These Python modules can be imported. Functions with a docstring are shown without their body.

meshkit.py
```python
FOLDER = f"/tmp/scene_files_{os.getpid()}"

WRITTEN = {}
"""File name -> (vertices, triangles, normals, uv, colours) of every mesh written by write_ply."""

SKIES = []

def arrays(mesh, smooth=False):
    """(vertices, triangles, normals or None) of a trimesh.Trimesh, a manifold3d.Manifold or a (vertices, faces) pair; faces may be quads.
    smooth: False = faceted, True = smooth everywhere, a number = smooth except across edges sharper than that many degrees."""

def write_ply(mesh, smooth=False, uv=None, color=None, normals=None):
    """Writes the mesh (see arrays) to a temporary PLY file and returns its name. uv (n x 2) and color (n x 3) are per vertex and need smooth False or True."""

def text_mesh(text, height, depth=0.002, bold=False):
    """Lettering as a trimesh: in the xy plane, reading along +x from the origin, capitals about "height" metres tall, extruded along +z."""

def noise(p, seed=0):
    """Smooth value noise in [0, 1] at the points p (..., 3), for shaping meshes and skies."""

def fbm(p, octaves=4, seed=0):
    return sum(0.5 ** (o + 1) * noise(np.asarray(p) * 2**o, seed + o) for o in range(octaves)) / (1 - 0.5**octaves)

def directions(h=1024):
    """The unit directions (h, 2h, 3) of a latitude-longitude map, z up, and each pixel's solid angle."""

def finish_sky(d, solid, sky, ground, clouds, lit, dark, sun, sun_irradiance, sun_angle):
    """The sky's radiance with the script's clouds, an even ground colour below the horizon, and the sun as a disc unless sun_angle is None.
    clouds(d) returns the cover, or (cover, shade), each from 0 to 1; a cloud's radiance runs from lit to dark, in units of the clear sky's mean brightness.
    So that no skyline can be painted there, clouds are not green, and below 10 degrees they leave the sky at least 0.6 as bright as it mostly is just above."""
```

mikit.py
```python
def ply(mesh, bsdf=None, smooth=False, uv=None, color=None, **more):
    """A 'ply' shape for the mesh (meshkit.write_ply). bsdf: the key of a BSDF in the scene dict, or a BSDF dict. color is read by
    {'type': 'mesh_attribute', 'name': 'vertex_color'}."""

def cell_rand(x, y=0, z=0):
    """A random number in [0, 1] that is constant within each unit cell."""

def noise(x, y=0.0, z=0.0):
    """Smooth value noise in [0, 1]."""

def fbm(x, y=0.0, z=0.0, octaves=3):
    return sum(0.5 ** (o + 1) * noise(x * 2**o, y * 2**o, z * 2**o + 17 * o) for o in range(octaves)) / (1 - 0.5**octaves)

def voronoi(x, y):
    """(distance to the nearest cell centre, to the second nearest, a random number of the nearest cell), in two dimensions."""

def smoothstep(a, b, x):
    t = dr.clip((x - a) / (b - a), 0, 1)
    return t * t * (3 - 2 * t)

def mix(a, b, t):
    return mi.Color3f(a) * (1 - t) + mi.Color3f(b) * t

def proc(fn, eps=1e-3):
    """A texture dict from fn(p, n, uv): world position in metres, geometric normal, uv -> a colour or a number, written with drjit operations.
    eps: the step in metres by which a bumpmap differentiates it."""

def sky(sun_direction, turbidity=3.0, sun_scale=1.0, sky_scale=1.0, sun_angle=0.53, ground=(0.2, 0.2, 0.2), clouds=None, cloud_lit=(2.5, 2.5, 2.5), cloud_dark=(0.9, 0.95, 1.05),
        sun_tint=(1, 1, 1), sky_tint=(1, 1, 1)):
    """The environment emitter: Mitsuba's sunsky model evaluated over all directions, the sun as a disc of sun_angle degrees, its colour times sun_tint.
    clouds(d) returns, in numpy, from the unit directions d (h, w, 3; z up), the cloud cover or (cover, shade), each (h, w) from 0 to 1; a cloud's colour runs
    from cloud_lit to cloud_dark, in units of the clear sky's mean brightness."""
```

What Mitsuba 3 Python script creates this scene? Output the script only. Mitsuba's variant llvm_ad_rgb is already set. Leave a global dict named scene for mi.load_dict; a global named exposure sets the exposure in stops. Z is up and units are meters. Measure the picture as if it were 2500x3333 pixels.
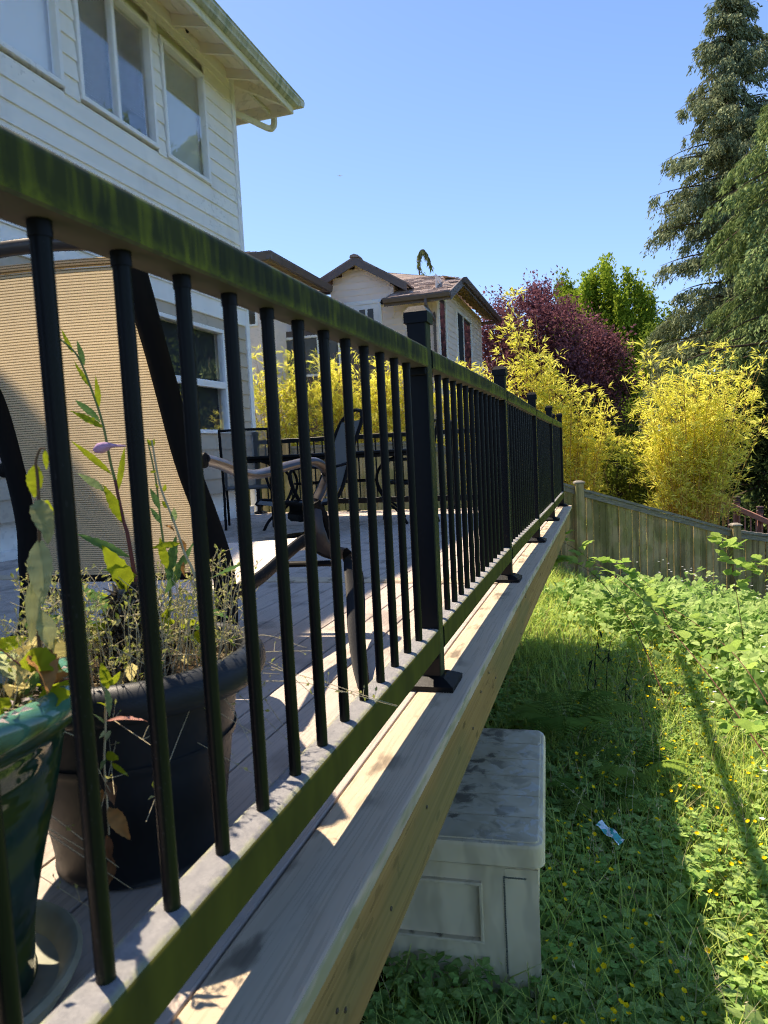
import math
import numpy as np
import drjit as dr
import mitsuba as mi
import mikit
from mikit import noise, fbm, voronoi, cell_rand, smoothstep, mix, proc, ply
from scipy.spatial import ConvexHull

T = mi.ScalarTransform4f
scene, labels = {}, {}

# ---------------------------------------------------------------- camera, sky, exposure
CAM = np.array([0.4922, 0.0, 0.6907])
FWD = np.array([-0.29814, 0.95070, -0.08550])
UPV = np.array([0.02200, 0.09640, 0.99510])
scene['camera'] = {
    'type': 'thinlens', 'fov': 56.817, 'fov_axis': 'x', 'near_clip': 0.02, 'far_clip': 12000.0,
    'aperture_radius': 0.0014, 'focus_distance': 3.6,
    'to_world': T().look_at(origin=CAM.tolist(), target=(CAM + FWD).tolist(), up=UPV.tolist())}
SUN = (-1.0, 0.55, 2.05)
scene['daylight'] = mikit.sky(SUN, turbidity=2.6, sun_scale=0.82, sky_tint=(0.80, 0.785, 0.88), ground=(0.12, 0.13, 0.08))
exposure = 3.05

# ---------------------------------------------------------------- mesh helpers
def cat(parts):
    vs, fs, n = [], [], 0
    for v, f in parts:
        vs.append(v); fs.append(f + n); n += len(v)
    return np.vstack(vs), np.vstack(fs)

def _oriented(pts):
    h = ConvexHull(pts); f = h.simplices.copy(); c = pts.mean(0)
    n = np.cross(pts[f[:, 1]] - pts[f[:, 0]], pts[f[:, 2]] - pts[f[:, 0]])
    flip = ((pts[f].mean(1) - c) * n).sum(1) < 0
    f[flip] = f[flip][:, ::-1]
    return f

_sg = np.array([[x, y, z] for x in (-1, 1) for y in (-1, 1) for z in (-1, 1)], float)
_BF = _oriented(_sg)
def box(x0, x1, y0, y1, z0, z1):
    c = np.array([(x0 + x1) / 2, (y0 + y1) / 2, (z0 + z1) / 2]); h = np.array([x1 - x0, y1 - y0, z1 - z0]) / 2
    return _sg * h + c, _BF

_cs = np.array([s * (1, 1, 1) for s in _sg for _ in range(3)]).reshape(-1, 3)
_cm = np.tile(1 - np.eye(3), (8, 1))
_CF = _oriented(_cs * (0.7 + 0.3 * (1 - _cm) * 1.0))
def cbox(x0, x1, y0, y1, z0, z1, b=0.004):
    """box with chamfered edges"""
    c = np.array([(x0 + x1) / 2, (y0 + y1) / 2, (z0 + z1) / 2]); h = np.array([x1 - x0, y1 - y0, z1 - z0]) / 2
    b = min(b, 0.45 * h.min())
    return _cs * (h - b * _cm) + c, _CF

def hull(pts):
    pts = np.asarray(pts, float)
    return pts, _oriented(pts)

def xf(m, rz=0.0, loc=(0, 0, 0), rx=0.0, ry=0.0, s=1.0):
    v = m[0] * s
    for ax, a in ((0, rx), (1, ry), (2, rz)):
        if a:
            c, sn = math.cos(a), math.sin(a); i, j = [(1, 2), (2, 0), (0, 1)][ax]
            v = v.copy(); vi, vj = v[:, i].copy(), v[:, j].copy()
            v[:, i] = c * vi - sn * vj; v[:, j] = sn * vi + c * vj
    return v + np.asarray(loc, float), m[1]

def spline(pts, n=8):
    p = np.asarray(pts, float)
    if len(p) < 3:
        t = np.linspace(0, 1, n)[:, None]; return p[0] * (1 - t) + p[-1] * t
    q = np.vstack([2 * p[0] - p[1], p, 2 * p[-1] - p[-2]]); out = []
    for i in range(1, len(q) - 2):
        t = np.linspace(0, 1, n, endpoint=False)[:, None]; a, b, c, d = q[i - 1], q[i], q[i + 1], q[i + 2]
        out.append(0.5 * (2 * b + (c - a) * t + (2 * a - 5 * b + 4 * c - d) * t * t + (3 * b - a - 3 * c + d) * t ** 3))
    return np.vstack(out + [p[-1:]])

def sweep(path, prof, up=(0, 0, 1), scale=None, closed=True, caps=True):
    """sweep a 2-D profile (k,2: side, up) along a path"""
    p = np.asarray(path, float); prof = np.asarray(prof, float); k = len(prof)
    t = np.gradient(p, axis=0); t /= np.linalg.norm(t, axis=1, keepdims=True) + 1e-12
    up = np.broadcast_to(np.asarray(up, float), p.shape)
    s = np.cross(t, up); ls = np.linalg.norm(s, axis=1, keepdims=True)
    s = np.where(ls > 1e-4, s / np.maximum(ls, 1e-9), [1.0, 0, 0]); u = np.cross(s, t)
    sc = np.ones(len(p)) if scale is None else np.broadcast_to(np.asarray(scale, float), (len(p),))
    v = p[:, None] + sc[:, None, None] * (prof[None, :, :1] * s[:, None] + prof[None, :, 1:] * u[:, None])
    i, j = np.meshgrid(np.arange(len(p) - 1), np.arange(k), indexing='ij'); a = i * k + j; b = i * k + (j + 1) % k
    f = np.vstack([np.stack([a, b + k, b], -1).reshape(-1, 3), np.stack([a, a + k, b + k], -1).reshape(-1, 3)])
    v = v.reshape(-1, 3)
    if caps:
        e0 = np.stack([np.zeros(k - 2, int), np.arange(1, k - 1), np.arange(2, k)], -1); o = (len(p) - 1) * k
        f = np.vstack([f, e0, e0[:, ::-1] + o])
    return v, f

def circ(r, n=8, r2=None):
    a = np.arange(n) * 2 * math.pi / n
    return np.stack([r * np.cos(a), (r2 or r) * np.sin(a)], -1)

def tube(path, r, n=8, up=(0.3, 0.2, 0.93)):
    r = np.broadcast_to(np.asarray(r, float), (len(path),))
    return sweep(path, circ(1.0, n), up, r)

def lathe(prof, n=40, loc=(0, 0, 0), fn=None):
    pr = np.asarray(prof, float); a = np.arange(n) * 2 * math.pi / n; m = len(pr)
    r = np.repeat(pr[:, :1], n, 1); z = np.repeat(pr[:, 1:], n, 1)
    if fn is not None: r, z = fn(r, z, a[None, :])
    v = np.stack([r * np.cos(a), r * np.sin(a), z], -1).reshape(-1, 3) + np.asarray(loc, float)
    i, j = np.meshgrid(np.arange(m - 1), np.arange(n), indexing='ij'); p = i * n + j; q = i * n + (j + 1) % n
    return v, np.vstack([np.stack([p, q, q + n], -1).reshape(-1, 3), np.stack([p, q + n, p + n], -1).reshape(-1, 3)])

def extrude(poly, axis, a0, a1):
    """convex polygon (k,2) extruded along an axis (0,1,2); the other two axes in order"""
    poly = np.asarray(poly, float); k = len(poly); v = np.zeros((2 * k, 3)); o = [i for i in range(3) if i != axis]
    v[:k, o] = poly; v[k:, o] = poly; v[:k, axis] = a0; v[k:, axis] = a1
    return v, _oriented(v)

def unit(v):
    v = np.asarray(v, float); return v / np.maximum(np.linalg.norm(v, axis=-1, keepdims=True), 1e-9)

def leaf_cloud(base, d, nrm, L, W, fold=0.18, droop=0.12, mid=0.42):
    """many small folded leaves: five vertices and four triangles each"""
    d = unit(d); s = unit(np.cross(d, nrm)); u = np.cross(s, d)
    L = np.asarray(L, float).reshape(-1, 1); W = np.asarray(W, float).reshape(-1, 1)
    m = base + d * L * mid; t = base + d * L - u * droop * L
    l = m + s * W / 2 + u * fold * W; r = m - s * W / 2 + u * fold * W
    n = len(base); v = np.stack([base, m, t, l, r], 1).reshape(-1, 3); o = np.arange(n)[:, None] * 5
    f = np.stack([o + [0, 1, 3], o + [1, 2, 3], o + [0, 4, 1], o + [1, 4, 2]], 1).reshape(-1, 3)
    return v, f

def vcol(cols, per):
    return np.repeat(np.clip(np.asarray(cols, float), 0, 1), per, 0)

def tint(rng, n, a, b, jit=0.12):
    t = rng.random((n, 1)); c = np.asarray(a) * (1 - t) + np.asarray(b) * t
    return c * (1 + jit * rng.standard_normal((n, 1)))

def leaf_mesh(L, W, n=7, serr=0.0, fold=0.12, droop=0.25, curl=0.0, peak=0.42, twist=0.0, wave=0.0, seed=0):
    """one large leaf along +x, facing +z, with a serrated outline and a curved midrib"""
    rg = np.random.default_rng(seed)
    t = np.linspace(0, 1, n); w = np.where(t < peak, np.sin(t / peak * math.pi / 2) ** 0.8, np.cos((t - peak) / (1 - peak) * math.pi / 2) ** 0.9) * W / 2
    w[0] = W * 0.03; w[-1] = 0
    x = np.cumsum(np.r_[0, np.cos(droop * t[1:] * 1.3)]) ; x = x / x[-1] * L; z = -np.cumsum(np.r_[0, np.sin(droop * 2.0 * t[1:])]) / n * L
    sr = 1 + serr * (np.arange(n) % 2 * 2 - 1); wl, wr = w * sr, w * sr[::-1]
    wz = wave * W * rg.standard_normal((2, n)); c = curl
    mids = np.stack([x, 0 * x, z], -1)
    lft = np.stack([x - serr * L * 0.1, wl * math.cos(c), z + fold * wl + wl * math.sin(c) + wz[0]], -1)
    rgt = np.stack([x - serr * L * 0.1, -wr * math.cos(c), z + fold * wr + wr * math.sin(c) + wz[1]], -1)
    if twist:
        for q in (lft, rgt):
            a = twist * t; y, zz = q[:, 1].copy(), q[:, 2] - z
            q[:, 1] = y * np.cos(a) - zz * np.sin(a); q[:, 2] = z + y * np.sin(a) + zz * np.cos(a)
    v = np.vstack([mids, lft, rgt]); i = np.arange(n - 1)
    f = np.vstack([np.stack([i, i + 1, i + 1 + n], -1), np.stack([i, i + 1 + n, i + n], -1), np.stack([i, i + 1 + 2 * n, i + 1], -1), np.stack([i, i + 2 * n, i + 1 + 2 * n], -1)])
    return v, f

def orient(m, p, d, nrm):
    """place a leaf mesh: base at p, midrib along d, face along nrm"""
    d = unit(d); s = unit(np.cross(nrm, d)); u = np.cross(d, s)
    return m[0] @ np.stack([d, s, u]) + np.asarray(p, float), m[1]

# ---------------------------------------------------------------- naming
_used = {}
def key_of(base):
    n = _used.get(base, -1) + 1; _used[base] = n
    return base if n == 0 else f'{base}_{n:03d}'

def thing(name, label=None, cat=None, group=None, kind=None):
    k = key_of(name); d = {}
    if label: d['label'] = label
    if cat: d['category'] = cat
    if group: d['group'] = group
    if kind: d['kind'] = kind
    labels[k] = d
    return k

def part(parent, name, m, bsdf, smooth=False, label=None, kind=None, color=None, **more):
    k = key_of(parent + '__' + name)
    scene[k] = ply(m, bsdf, smooth, color=color, **more)
    if label or kind: labels[k] = {a: b for a, b in (('label', label), ('kind', kind)) if b}
    return k

def solo(name, m, bsdf, label=None, cat=None, smooth=False, group=None, kind=None, color=None):
    k = thing(name, label, cat, group, kind); scene[k] = ply(m, bsdf, smooth, color=color); return k

# ---------------------------------------------------------------- materials
def rgb(c): return {'type': 'rgb', 'value': list(c)} if not isinstance(c, dict) else c
def mat(key, c, rough=0.6, spec=0.4, **kw):
    if 'bump' in kw:
        b = kw.pop('bump'); inner = {'type': 'principled', 'base_color': rgb(c), 'roughness': rough if isinstance(rough, dict) else float(rough), 'specular': spec, **kw}
        scene[key] = {'type': 'twosided', 'b': {'type': 'bumpmap', 'arbitrary': b[0], 'scale': b[1], 'bsdf': inner}}
    else:
        scene[key] = {'type': 'twosided', 'b': {'type': 'principled', 'base_color': rgb(c), 'roughness': rough if isinstance(rough, dict) else float(rough), 'specular': spec, **kw}}
def leafmat(key, trans=0.9, rough=0.55, c=None):
    scene[key] = {'type': 'principledthin', 'base_color': c or {'type': 'mesh_attribute', 'name': 'vertex_color'}, 'roughness': rough, 'diff_trans': trans, 'eta': 1.4}
C3 = mi.Color3f

def _deck(p, n, uv):
    tone = cell_rand(dr.floor((p.x + 0.0385) / 0.1405), 3, 5)
    g = fbm(p.x * 260, p.y * 7, 0, 3); g2 = fbm(p.x * 60, p.y * 2.2 + tone * 40, 2, 3)
    c = mix((0.36, 0.30, 0.25), (0.455, 0.39, 0.33), 0.35 * tone + 0.4 * g2 + 0.25 * g)
    line = smoothstep(0.62, 0.72, noise(p.x * 420 + 3 * noise(p.y * 9, p.x * 20), p.y * 5))
    c = c * (1 - 0.16 * line)
    d = smoothstep(0.55, 0.8, fbm(p.x * 9, p.y * 7, 4, 4))
    return c * (1 - 0.35 * d)
mat('deck_wood', proc(_deck), 0.75, 0.3)
def _edge(p, n, uv):
    g = fbm(p.x * 230, p.y * 9, 0, 3); w = noise(p.x * 380 + 5 * noise(p.y * 5, p.x * 30), p.y * 6)
    c = mix((0.42, 0.335, 0.23), (0.50, 0.405, 0.28), 0.5 * g + 0.5 * fbm(p.x * 20, p.y * 3, 1, 3))
    c = c * (1 - 0.13 * smoothstep(0.6, 0.72, w))
    dirt = smoothstep(0.52, 0.78, fbm(p.x * 22, p.y * 11, 6, 4)) * (1 - smoothstep(0.0, 0.09, p.x))
    c = c * (1 - 0.6 * dirt)
    moss = smoothstep(0.55, 1.0, n.x) * smoothstep(0.3, 0.7, fbm(p.y * 12, p.z * 60, 3, 3))
    return mix(c, C3(0.20, 0.21, 0.09), 0.65 * moss)
mat('edge_wood', proc(_edge), 0.75, 0.3)
def _beam(p, n, uv):
    wv = p.z + 0.012 * noise(p.y * 3, p.z * 9) + 0.02 * noise(p.y * 0.8, 2)
    g = noise(wv * 210, p.y * 2.3); g2 = fbm(wv * 40, p.y * 1.1, 3, 3)
    c = mix((0.175, 0.105, 0.032), (0.35, 0.220, 0.078), 0.45 * g + 0.55 * g2)
    a, b, r = voronoi(p.y * 4.2, p.z * 11 + 4)
    k = (1 - smoothstep(0.05, 0.13, a)) * smoothstep(0.35, 0.4, r)
    crack = smoothstep(0.80, 0.86, noise(p.y * 30, p.z * 90)) * smoothstep(0.5, 0.7, noise(p.y * 6, p.z * 8))
    c = c * (1 - 0.45 * k) * (1 - 0.25 * crack)
    return mix(c, C3(0.13, 0.13, 0.05), 0.5 * smoothstep(0.45, 0.75, fbm(p.y * 2.2, p.z * 6, 9, 3)))
mat('beam_wood', proc(_beam), 0.8, 0.2)
mat('dark_lumber', (0.10, 0.07, 0.04), 0.9, 0.1)

def _streak(p): return fbm(p.y * 85, p.z * 11, 1, 4)
def _toprail(p, n, uv):
    face = smoothstep(0.35, 0.8, n.x); under = smoothstep(0.5, 0.9, -n.z); top = smoothstep(0.6, 0.95, n.z)
    st = smoothstep(0.38, 0.72, _streak(p)); low = 1 - smoothstep(0.914, 0.945, p.z + 0.010 * fbm(p.y * 40, 5, 2, 3))
    patch = smoothstep(0.3, 0.7, fbm(p.y * 13, p.z * 16, 7, 4)); fz_ = smoothstep(0.25, 0.7, fbm(p.y * 120, p.z * 150, 3, 3))
    m = dr.clip(0.10 + 0.62 * st * (0.25 + 0.75 * patch) + 0.15 * patch + 0.85 * low * (0.35 + 0.65 * fz_), 0, 1)
    c = mix((0.008, 0.012, 0.008), (0.140, 0.152, 0.012), m * face)
    c = mix(c, C3(0.12, 0.105, 0.098), under)
    top = smoothstep(0.4, 0.85, n.z)
    return mix(c, C3(0.20, 0.205, 0.21), 0.9 * top * fbm(p.x * 80, p.y * 60, 0, 3))
mat('mossy_top_rail', proc(_toprail), 0.6, 0.10)
def _botrail(p, n, uv):
    face = smoothstep(0.35, 0.85, n.x); top = smoothstep(0.55, 0.92, n.z)
    f2 = fbm(p.y * 30, p.z * 9, 1, 3)
    c = mix((0.012, 0.014, 0.010), (0.105, 0.103, 0.015), face * (0.45 + 0.55 * f2))
    sp = noise(p.x * 420, p.y * 420); sp2 = fbm(p.x * 130, p.y * 90, 3, 3)
    dust = mix((0.15, 0.15, 0.155), (0.27, 0.265, 0.26), 0.35 * sp + 0.65 * sp2)
    edge = smoothstep(0.015, 0.027, dr.abs(p.x)) * smoothstep(0.3, 0.6, sp2)
    dust = mix(dust, C3(0.34, 0.36, 0.12), 0.45 * edge)
    return mix(c, dust, top)
mat('mossy_bottom_rail', proc(_botrail), 0.7, 0.05)
def _post(p, n, uv):
    face = smoothstep(0.5, 0.9, n.x); m = 0.35 + 0.65 * fbm(p.y * 70, p.z * 7, 1, 3)
    c = mix((0.005, 0.006, 0.009), (0.040, 0.052, 0.012), face * m)
    c = mix(c, C3(0.10, 0.10, 0.10), 0.75 * smoothstep(0.75, 0.98, n.z))
    return mix(c, C3(0.05, 0.035, 0.025), 0.5 * (1 - smoothstep(0.02, 0.12, p.z)) * fbm(p.x * 60, p.z * 60, p.y * 60, 3))
mat('black_post', proc(_post), 0.42, 0.14)
def _bal(p, n, uv):
    g = smoothstep(0.1, 0.9, n.x) * (0.15 + 0.5 * (1 - smoothstep(0.15, 0.75, p.z))); g2 = 1 - smoothstep(0.155, 0.20, p.z + 0.03 * noise(p.x * 200, p.y * 200))
    c = mix((0.0035, 0.004, 0.006), (0.030, 0.040, 0.010), g * (0.4 + 0.9 * fbm(p.y * 90, p.z * 8, 3, 3)))
    c = mix(c, C3(0.06, 0.06, 0.06), 0.3 * smoothstep(0.80, 0.90, noise(p.x * 500, p.y * 500, p.z * 260)) * smoothstep(0.45, 0.7, fbm(p.z * 9, p.y * 20, 3, 3)))
    return mix(c, C3(0.12, 0.13, 0.04), 0.6 * g2 * smoothstep(0.4, 0.7, fbm(p.x * 300, p.y * 300, p.z * 100, 3)))
mat('black_baluster', proc(_bal), 0.36, 0.12)
mat('black_plain', (0.005, 0.006, 0.007), 0.45, 0.15)

def _siding(col, dirt):
    def fn(p, n, uv):
        s = fbm(p.y * 1.5 + p.x, p.z * 9, 1, 3); sp = smoothstep(0.72, 0.8, noise(p.y * 30 + p.x * 30, p.z * 40)) * smoothstep(0.6, 0.7, noise(p.y * 2, p.z * 3, 7))
        return C3(col) * (0.93 + 0.12 * s) * (1 - dirt * smoothstep(0.5, 0.85, fbm(p.y * 5 + p.x * 5, p.z * 1.5, 4, 4))) * (1 - 0.12 * sp)
    return fn
mat('cream_siding', proc(_siding((0.79, 0.765, 0.69), 0.12)), 0.6, 0.35)
mat('tan_siding', proc(_siding((0.45, 0.385, 0.29), 0.10)), 0.6, 0.35)
mat('white_trim', proc(_siding((0.78, 0.78, 0.75), 0.06)), 0.45, 0.45)
mat('soffit_paint', proc(_siding((0.80, 0.73, 0.62), 0.12)), 0.7, 0.2)
mat('pale_fascia', proc(_siding((0.68, 0.66, 0.50), 0.12)), 0.6, 0.3)
def _gutter(p, n, uv):
    st = fbm(p.y * 22 + p.x * 22, p.z * 5, 1, 3)
    return mix((0.56, 0.57, 0.46), (0.27, 0.33, 0.24), 0.85 * smoothstep(0.3, 0.75, st) * smoothstep(0.2, 0.75, fbm(p.y * 3, p.z * 2, 5, 3)) + 0.1)
mat('algae_gutter', proc(_gutter), 0.5, 0.4)
mat('room_dark', (0.035, 0.04, 0.045), 0.9, 0.1)
mat('screen_dark', (0.10, 0.11, 0.115), 0.9, 0.1)
mat('screen_grey', (0.30, 0.30, 0.30), 0.9, 0.1)
mat('shade_pale', (0.50, 0.52, 0.46), 0.9, 0.1)
mat('blind_pale', (0.72, 0.72, 0.68), 0.6, 0.3)
scene['window_glass'] = {'type': 'thindielectric', 'int_ior': 1.75}
scene['clear_glass'] = {'type': 'thindielectric', 'int_ior': 1.5}
mat('asphalt_shingle', proc(lambda p, n, uv: mix((0.10, 0.075, 0.062), (0.30, 0.235, 0.20), 0.5 * cell_rand(dr.floor(p.x * 3.2 + dr.floor(p.y * 5) * 0.37), dr.floor(p.y * 5.2), 1) + 0.5 * noise(p.x * 90, p.y * 90))), 0.85, 0.2)
mat('grey_shingle', (0.16, 0.15, 0.14), 0.85, 0.2)
mat('brown_trim', proc(_siding((0.105, 0.082, 0.072), 0.2)), 0.5, 0.4)
mat('neighbour_siding', proc(_siding((0.80, 0.68, 0.58), 0.08)), 0.65, 0.3)
mat('neighbour_soffit', (0.33, 0.25, 0.17), 0.8, 0.2)

def _fence(p, n, uv):
    b = cell_rand(dr.floor(p.x * 8.3), 2, 1); g = fbm(p.x * 150, p.z * 4, 0, 3)
    c = mix((0.26, 0.195, 0.095), (0.50, 0.385, 0.21), 0.5 * g + 0.5 * b)
    m = smoothstep(0.35, 0.7, fbm(p.x * 6, p.z * 4, 2, 4)); st = smoothstep(0.5, 0.7, noise(p.x * 22, p.z * 1.4, 3))
    c = mix(c, C3(0.17, 0.175, 0.045), 0.6 * m)
    return c * (1 - 0.35 * st)
mat('weathered_fence', proc(_fence), 0.9, 0.1)
mat('fence_cap_wood', proc(lambda p, n, uv: mix((0.09, 0.085, 0.07), (0.33, 0.30, 0.25), fbm(p.x * 9, p.y * 30, p.z * 60, 4))), 0.9, 0.1)
mat('red_rail_wood', (0.30, 0.15, 0.12), 0.7, 0.3)
mat('dark_rail_cap', (0.06, 0.035, 0.035), 0.5, 0.4)
def _bin(p, n, uv):
    p = mi.Point3f(p.x * 0.8 - p.y * 0.6 + 0.05 * noise(p.x * 17, p.y * 17, p.z * 9), p.x * 0.6 + p.y * 0.8 + 0.05 * noise(p.y * 15, p.x * 19, 3), p.z)
    ox = p.x * 0.8 + p.y * 0.6
    up = smoothstep(0.5, 0.9, n.z)
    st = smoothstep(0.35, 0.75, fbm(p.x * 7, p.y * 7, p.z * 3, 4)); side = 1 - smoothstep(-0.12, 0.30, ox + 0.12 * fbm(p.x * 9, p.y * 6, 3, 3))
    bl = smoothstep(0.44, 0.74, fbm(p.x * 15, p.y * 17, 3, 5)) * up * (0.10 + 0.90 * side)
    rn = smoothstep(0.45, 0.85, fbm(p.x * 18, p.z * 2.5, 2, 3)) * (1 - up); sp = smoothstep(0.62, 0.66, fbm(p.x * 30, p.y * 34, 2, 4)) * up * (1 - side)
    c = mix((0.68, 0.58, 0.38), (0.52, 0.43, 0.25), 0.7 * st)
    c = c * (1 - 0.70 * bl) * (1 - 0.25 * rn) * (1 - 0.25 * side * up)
    return mix(c, C3(0.60, 0.61, 0.57), 0.5 * sp * (1 - bl))
mat('stained_plastic', proc(_bin), 0.5, 0.4)
mat('bin_seam', (0.13, 0.13, 0.10), 0.8, 0.2)
mat('metal_brown', (0.055, 0.045, 0.04), 0.33, 0.6, metallic=0.3)
mat('metal_black', (0.007, 0.007, 0.0075), 0.55, 0.10)
def _sling(p, n, uv):
    w = 0.5 + 0.5 * dr.sin(p.z * 967.0)
    return mix((0.20, 0.15, 0.085), (0.68, 0.54, 0.33), smoothstep(0.08, 0.5, w) * (0.9 + 0.2 * fbm(p.x * 14, p.z * 14, 0, 3)))
leafmat('sling_back', 0.75, 0.7, proc(_sling))
leafmat('sling_seat', 0.3, 0.7, proc(lambda p, n, uv: mix((0.68, 0.60, 0.52), (0.80, 0.73, 0.65), 0.5 + 0.5 * dr.sin(p.x * 1100 + p.y * 350))))
leafmat('grey_sling', 0.4, 0.7, rgb((0.18, 0.19, 0.19)))
scene['mesh_sling'] = {'type': 'mask', 'opacity': 0.45, 'bsdf': {'type': 'principledthin', 'base_color': rgb((0.17, 0.17, 0.17)), 'roughness': 0.7, 'diff_trans': 0.4}}
def _glaze(p, n, uv):
    f = fbm(p.x * 9 + 2 * noise(p.z * 6), p.z * 26 + p.x * 10, p.y * 9, 4)
    c = mix((0.004, 0.028, 0.016), (0.040, 0.062, 0.010), smoothstep(0.35, 0.65, f))
    rim = smoothstep(0.388, 0.418, p.z + 0.014 * noise(p.x * 40, p.y * 40))
    return mix(c, mix((0.018, 0.12, 0.085), (0.12, 0.26, 0.17), fbm(p.x * 22, p.y * 22, p.z * 22, 3)), rim)
scene['green_glaze'] = {'type': 'twosided', 'b': {'type': 'bumpmap', 'arbitrary': proc(lambda p, n, uv: fbm(p.x * 14, p.y * 14, p.z * 40, 2)), 'scale': 0.005,
    'bsdf': {'type': 'principled', 'base_color': proc(_glaze), 'roughness': 0.07, 'specular': 0.65, 'clearcoat': 0.6, 'clearcoat_gloss': 0.97}}}
mat('saucer_clay', proc(lambda p, n, uv: mix((0.16, 0.17, 0.12), (0.30, 0.30, 0.22), fbm(p.x * 40, p.y * 40, p.z * 40, 3))), 0.5, 0.4)
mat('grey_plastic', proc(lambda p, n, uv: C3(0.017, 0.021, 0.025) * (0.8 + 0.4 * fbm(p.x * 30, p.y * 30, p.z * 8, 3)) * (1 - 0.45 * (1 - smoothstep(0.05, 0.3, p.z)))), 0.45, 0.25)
mat('potting_soil', proc(lambda p, n, uv: mix((0.015, 0.01, 0.006), (0.10, 0.07, 0.04), fbm(p.x * 90, p.y * 90, 0, 3))), 0.95, 0.05)
leafmat('leaf', 0.85); leafmat('waxy_leaf', 0.5, 0.35); leafmat('dry_leaf', 0.35, 0.8); leafmat('dark_leaf', 0.35, 0.45)
scene['petal'] = {'type': 'principledthin', 'base_color': {'type': 'mesh_attribute', 'name': 'vertex_color'}, 'roughness': 0.3, 'diff_trans': 0.5}
mat('stem_green', (0.16, 0.20, 0.06), 0.6, 0.3); mat('stem_red', (0.13, 0.035, 0.03), 0.55, 0.3); mat('stem_brown', (0.13, 0.085, 0.05), 0.8, 0.2); mat('straw', (0.46, 0.40, 0.25), 0.8, 0.2)
mat('stem_pale', (0.30, 0.36, 0.12), 0.6, 0.3)
mat('bark', proc(lambda p, n, uv: mix((0.05, 0.035, 0.025), (0.16, 0.12, 0.09), fbm(p.x * 12 + p.y * 12, p.z * 2.2, 0, 4))), 0.95, 0.1)
mat('cane_gold', (0.42, 0.26, 0.06), 0.45, 0.4)
mat('soil', proc(lambda p, n, uv: mix((0.018, 0.028, 0.008), (0.07, 0.085, 0.022), fbm(p.x * 7, p.y * 7, 0, 4))), 0.95, 0.05)
mat('foil', proc(lambda p, n, uv: mix((0.62, 0.72, 0.74), (0.06, 0.40, 0.34), smoothstep(0.5, 0.56, noise(p.x * 60 + 3, p.y * 60)))), 0.25, 0.6)
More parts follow.
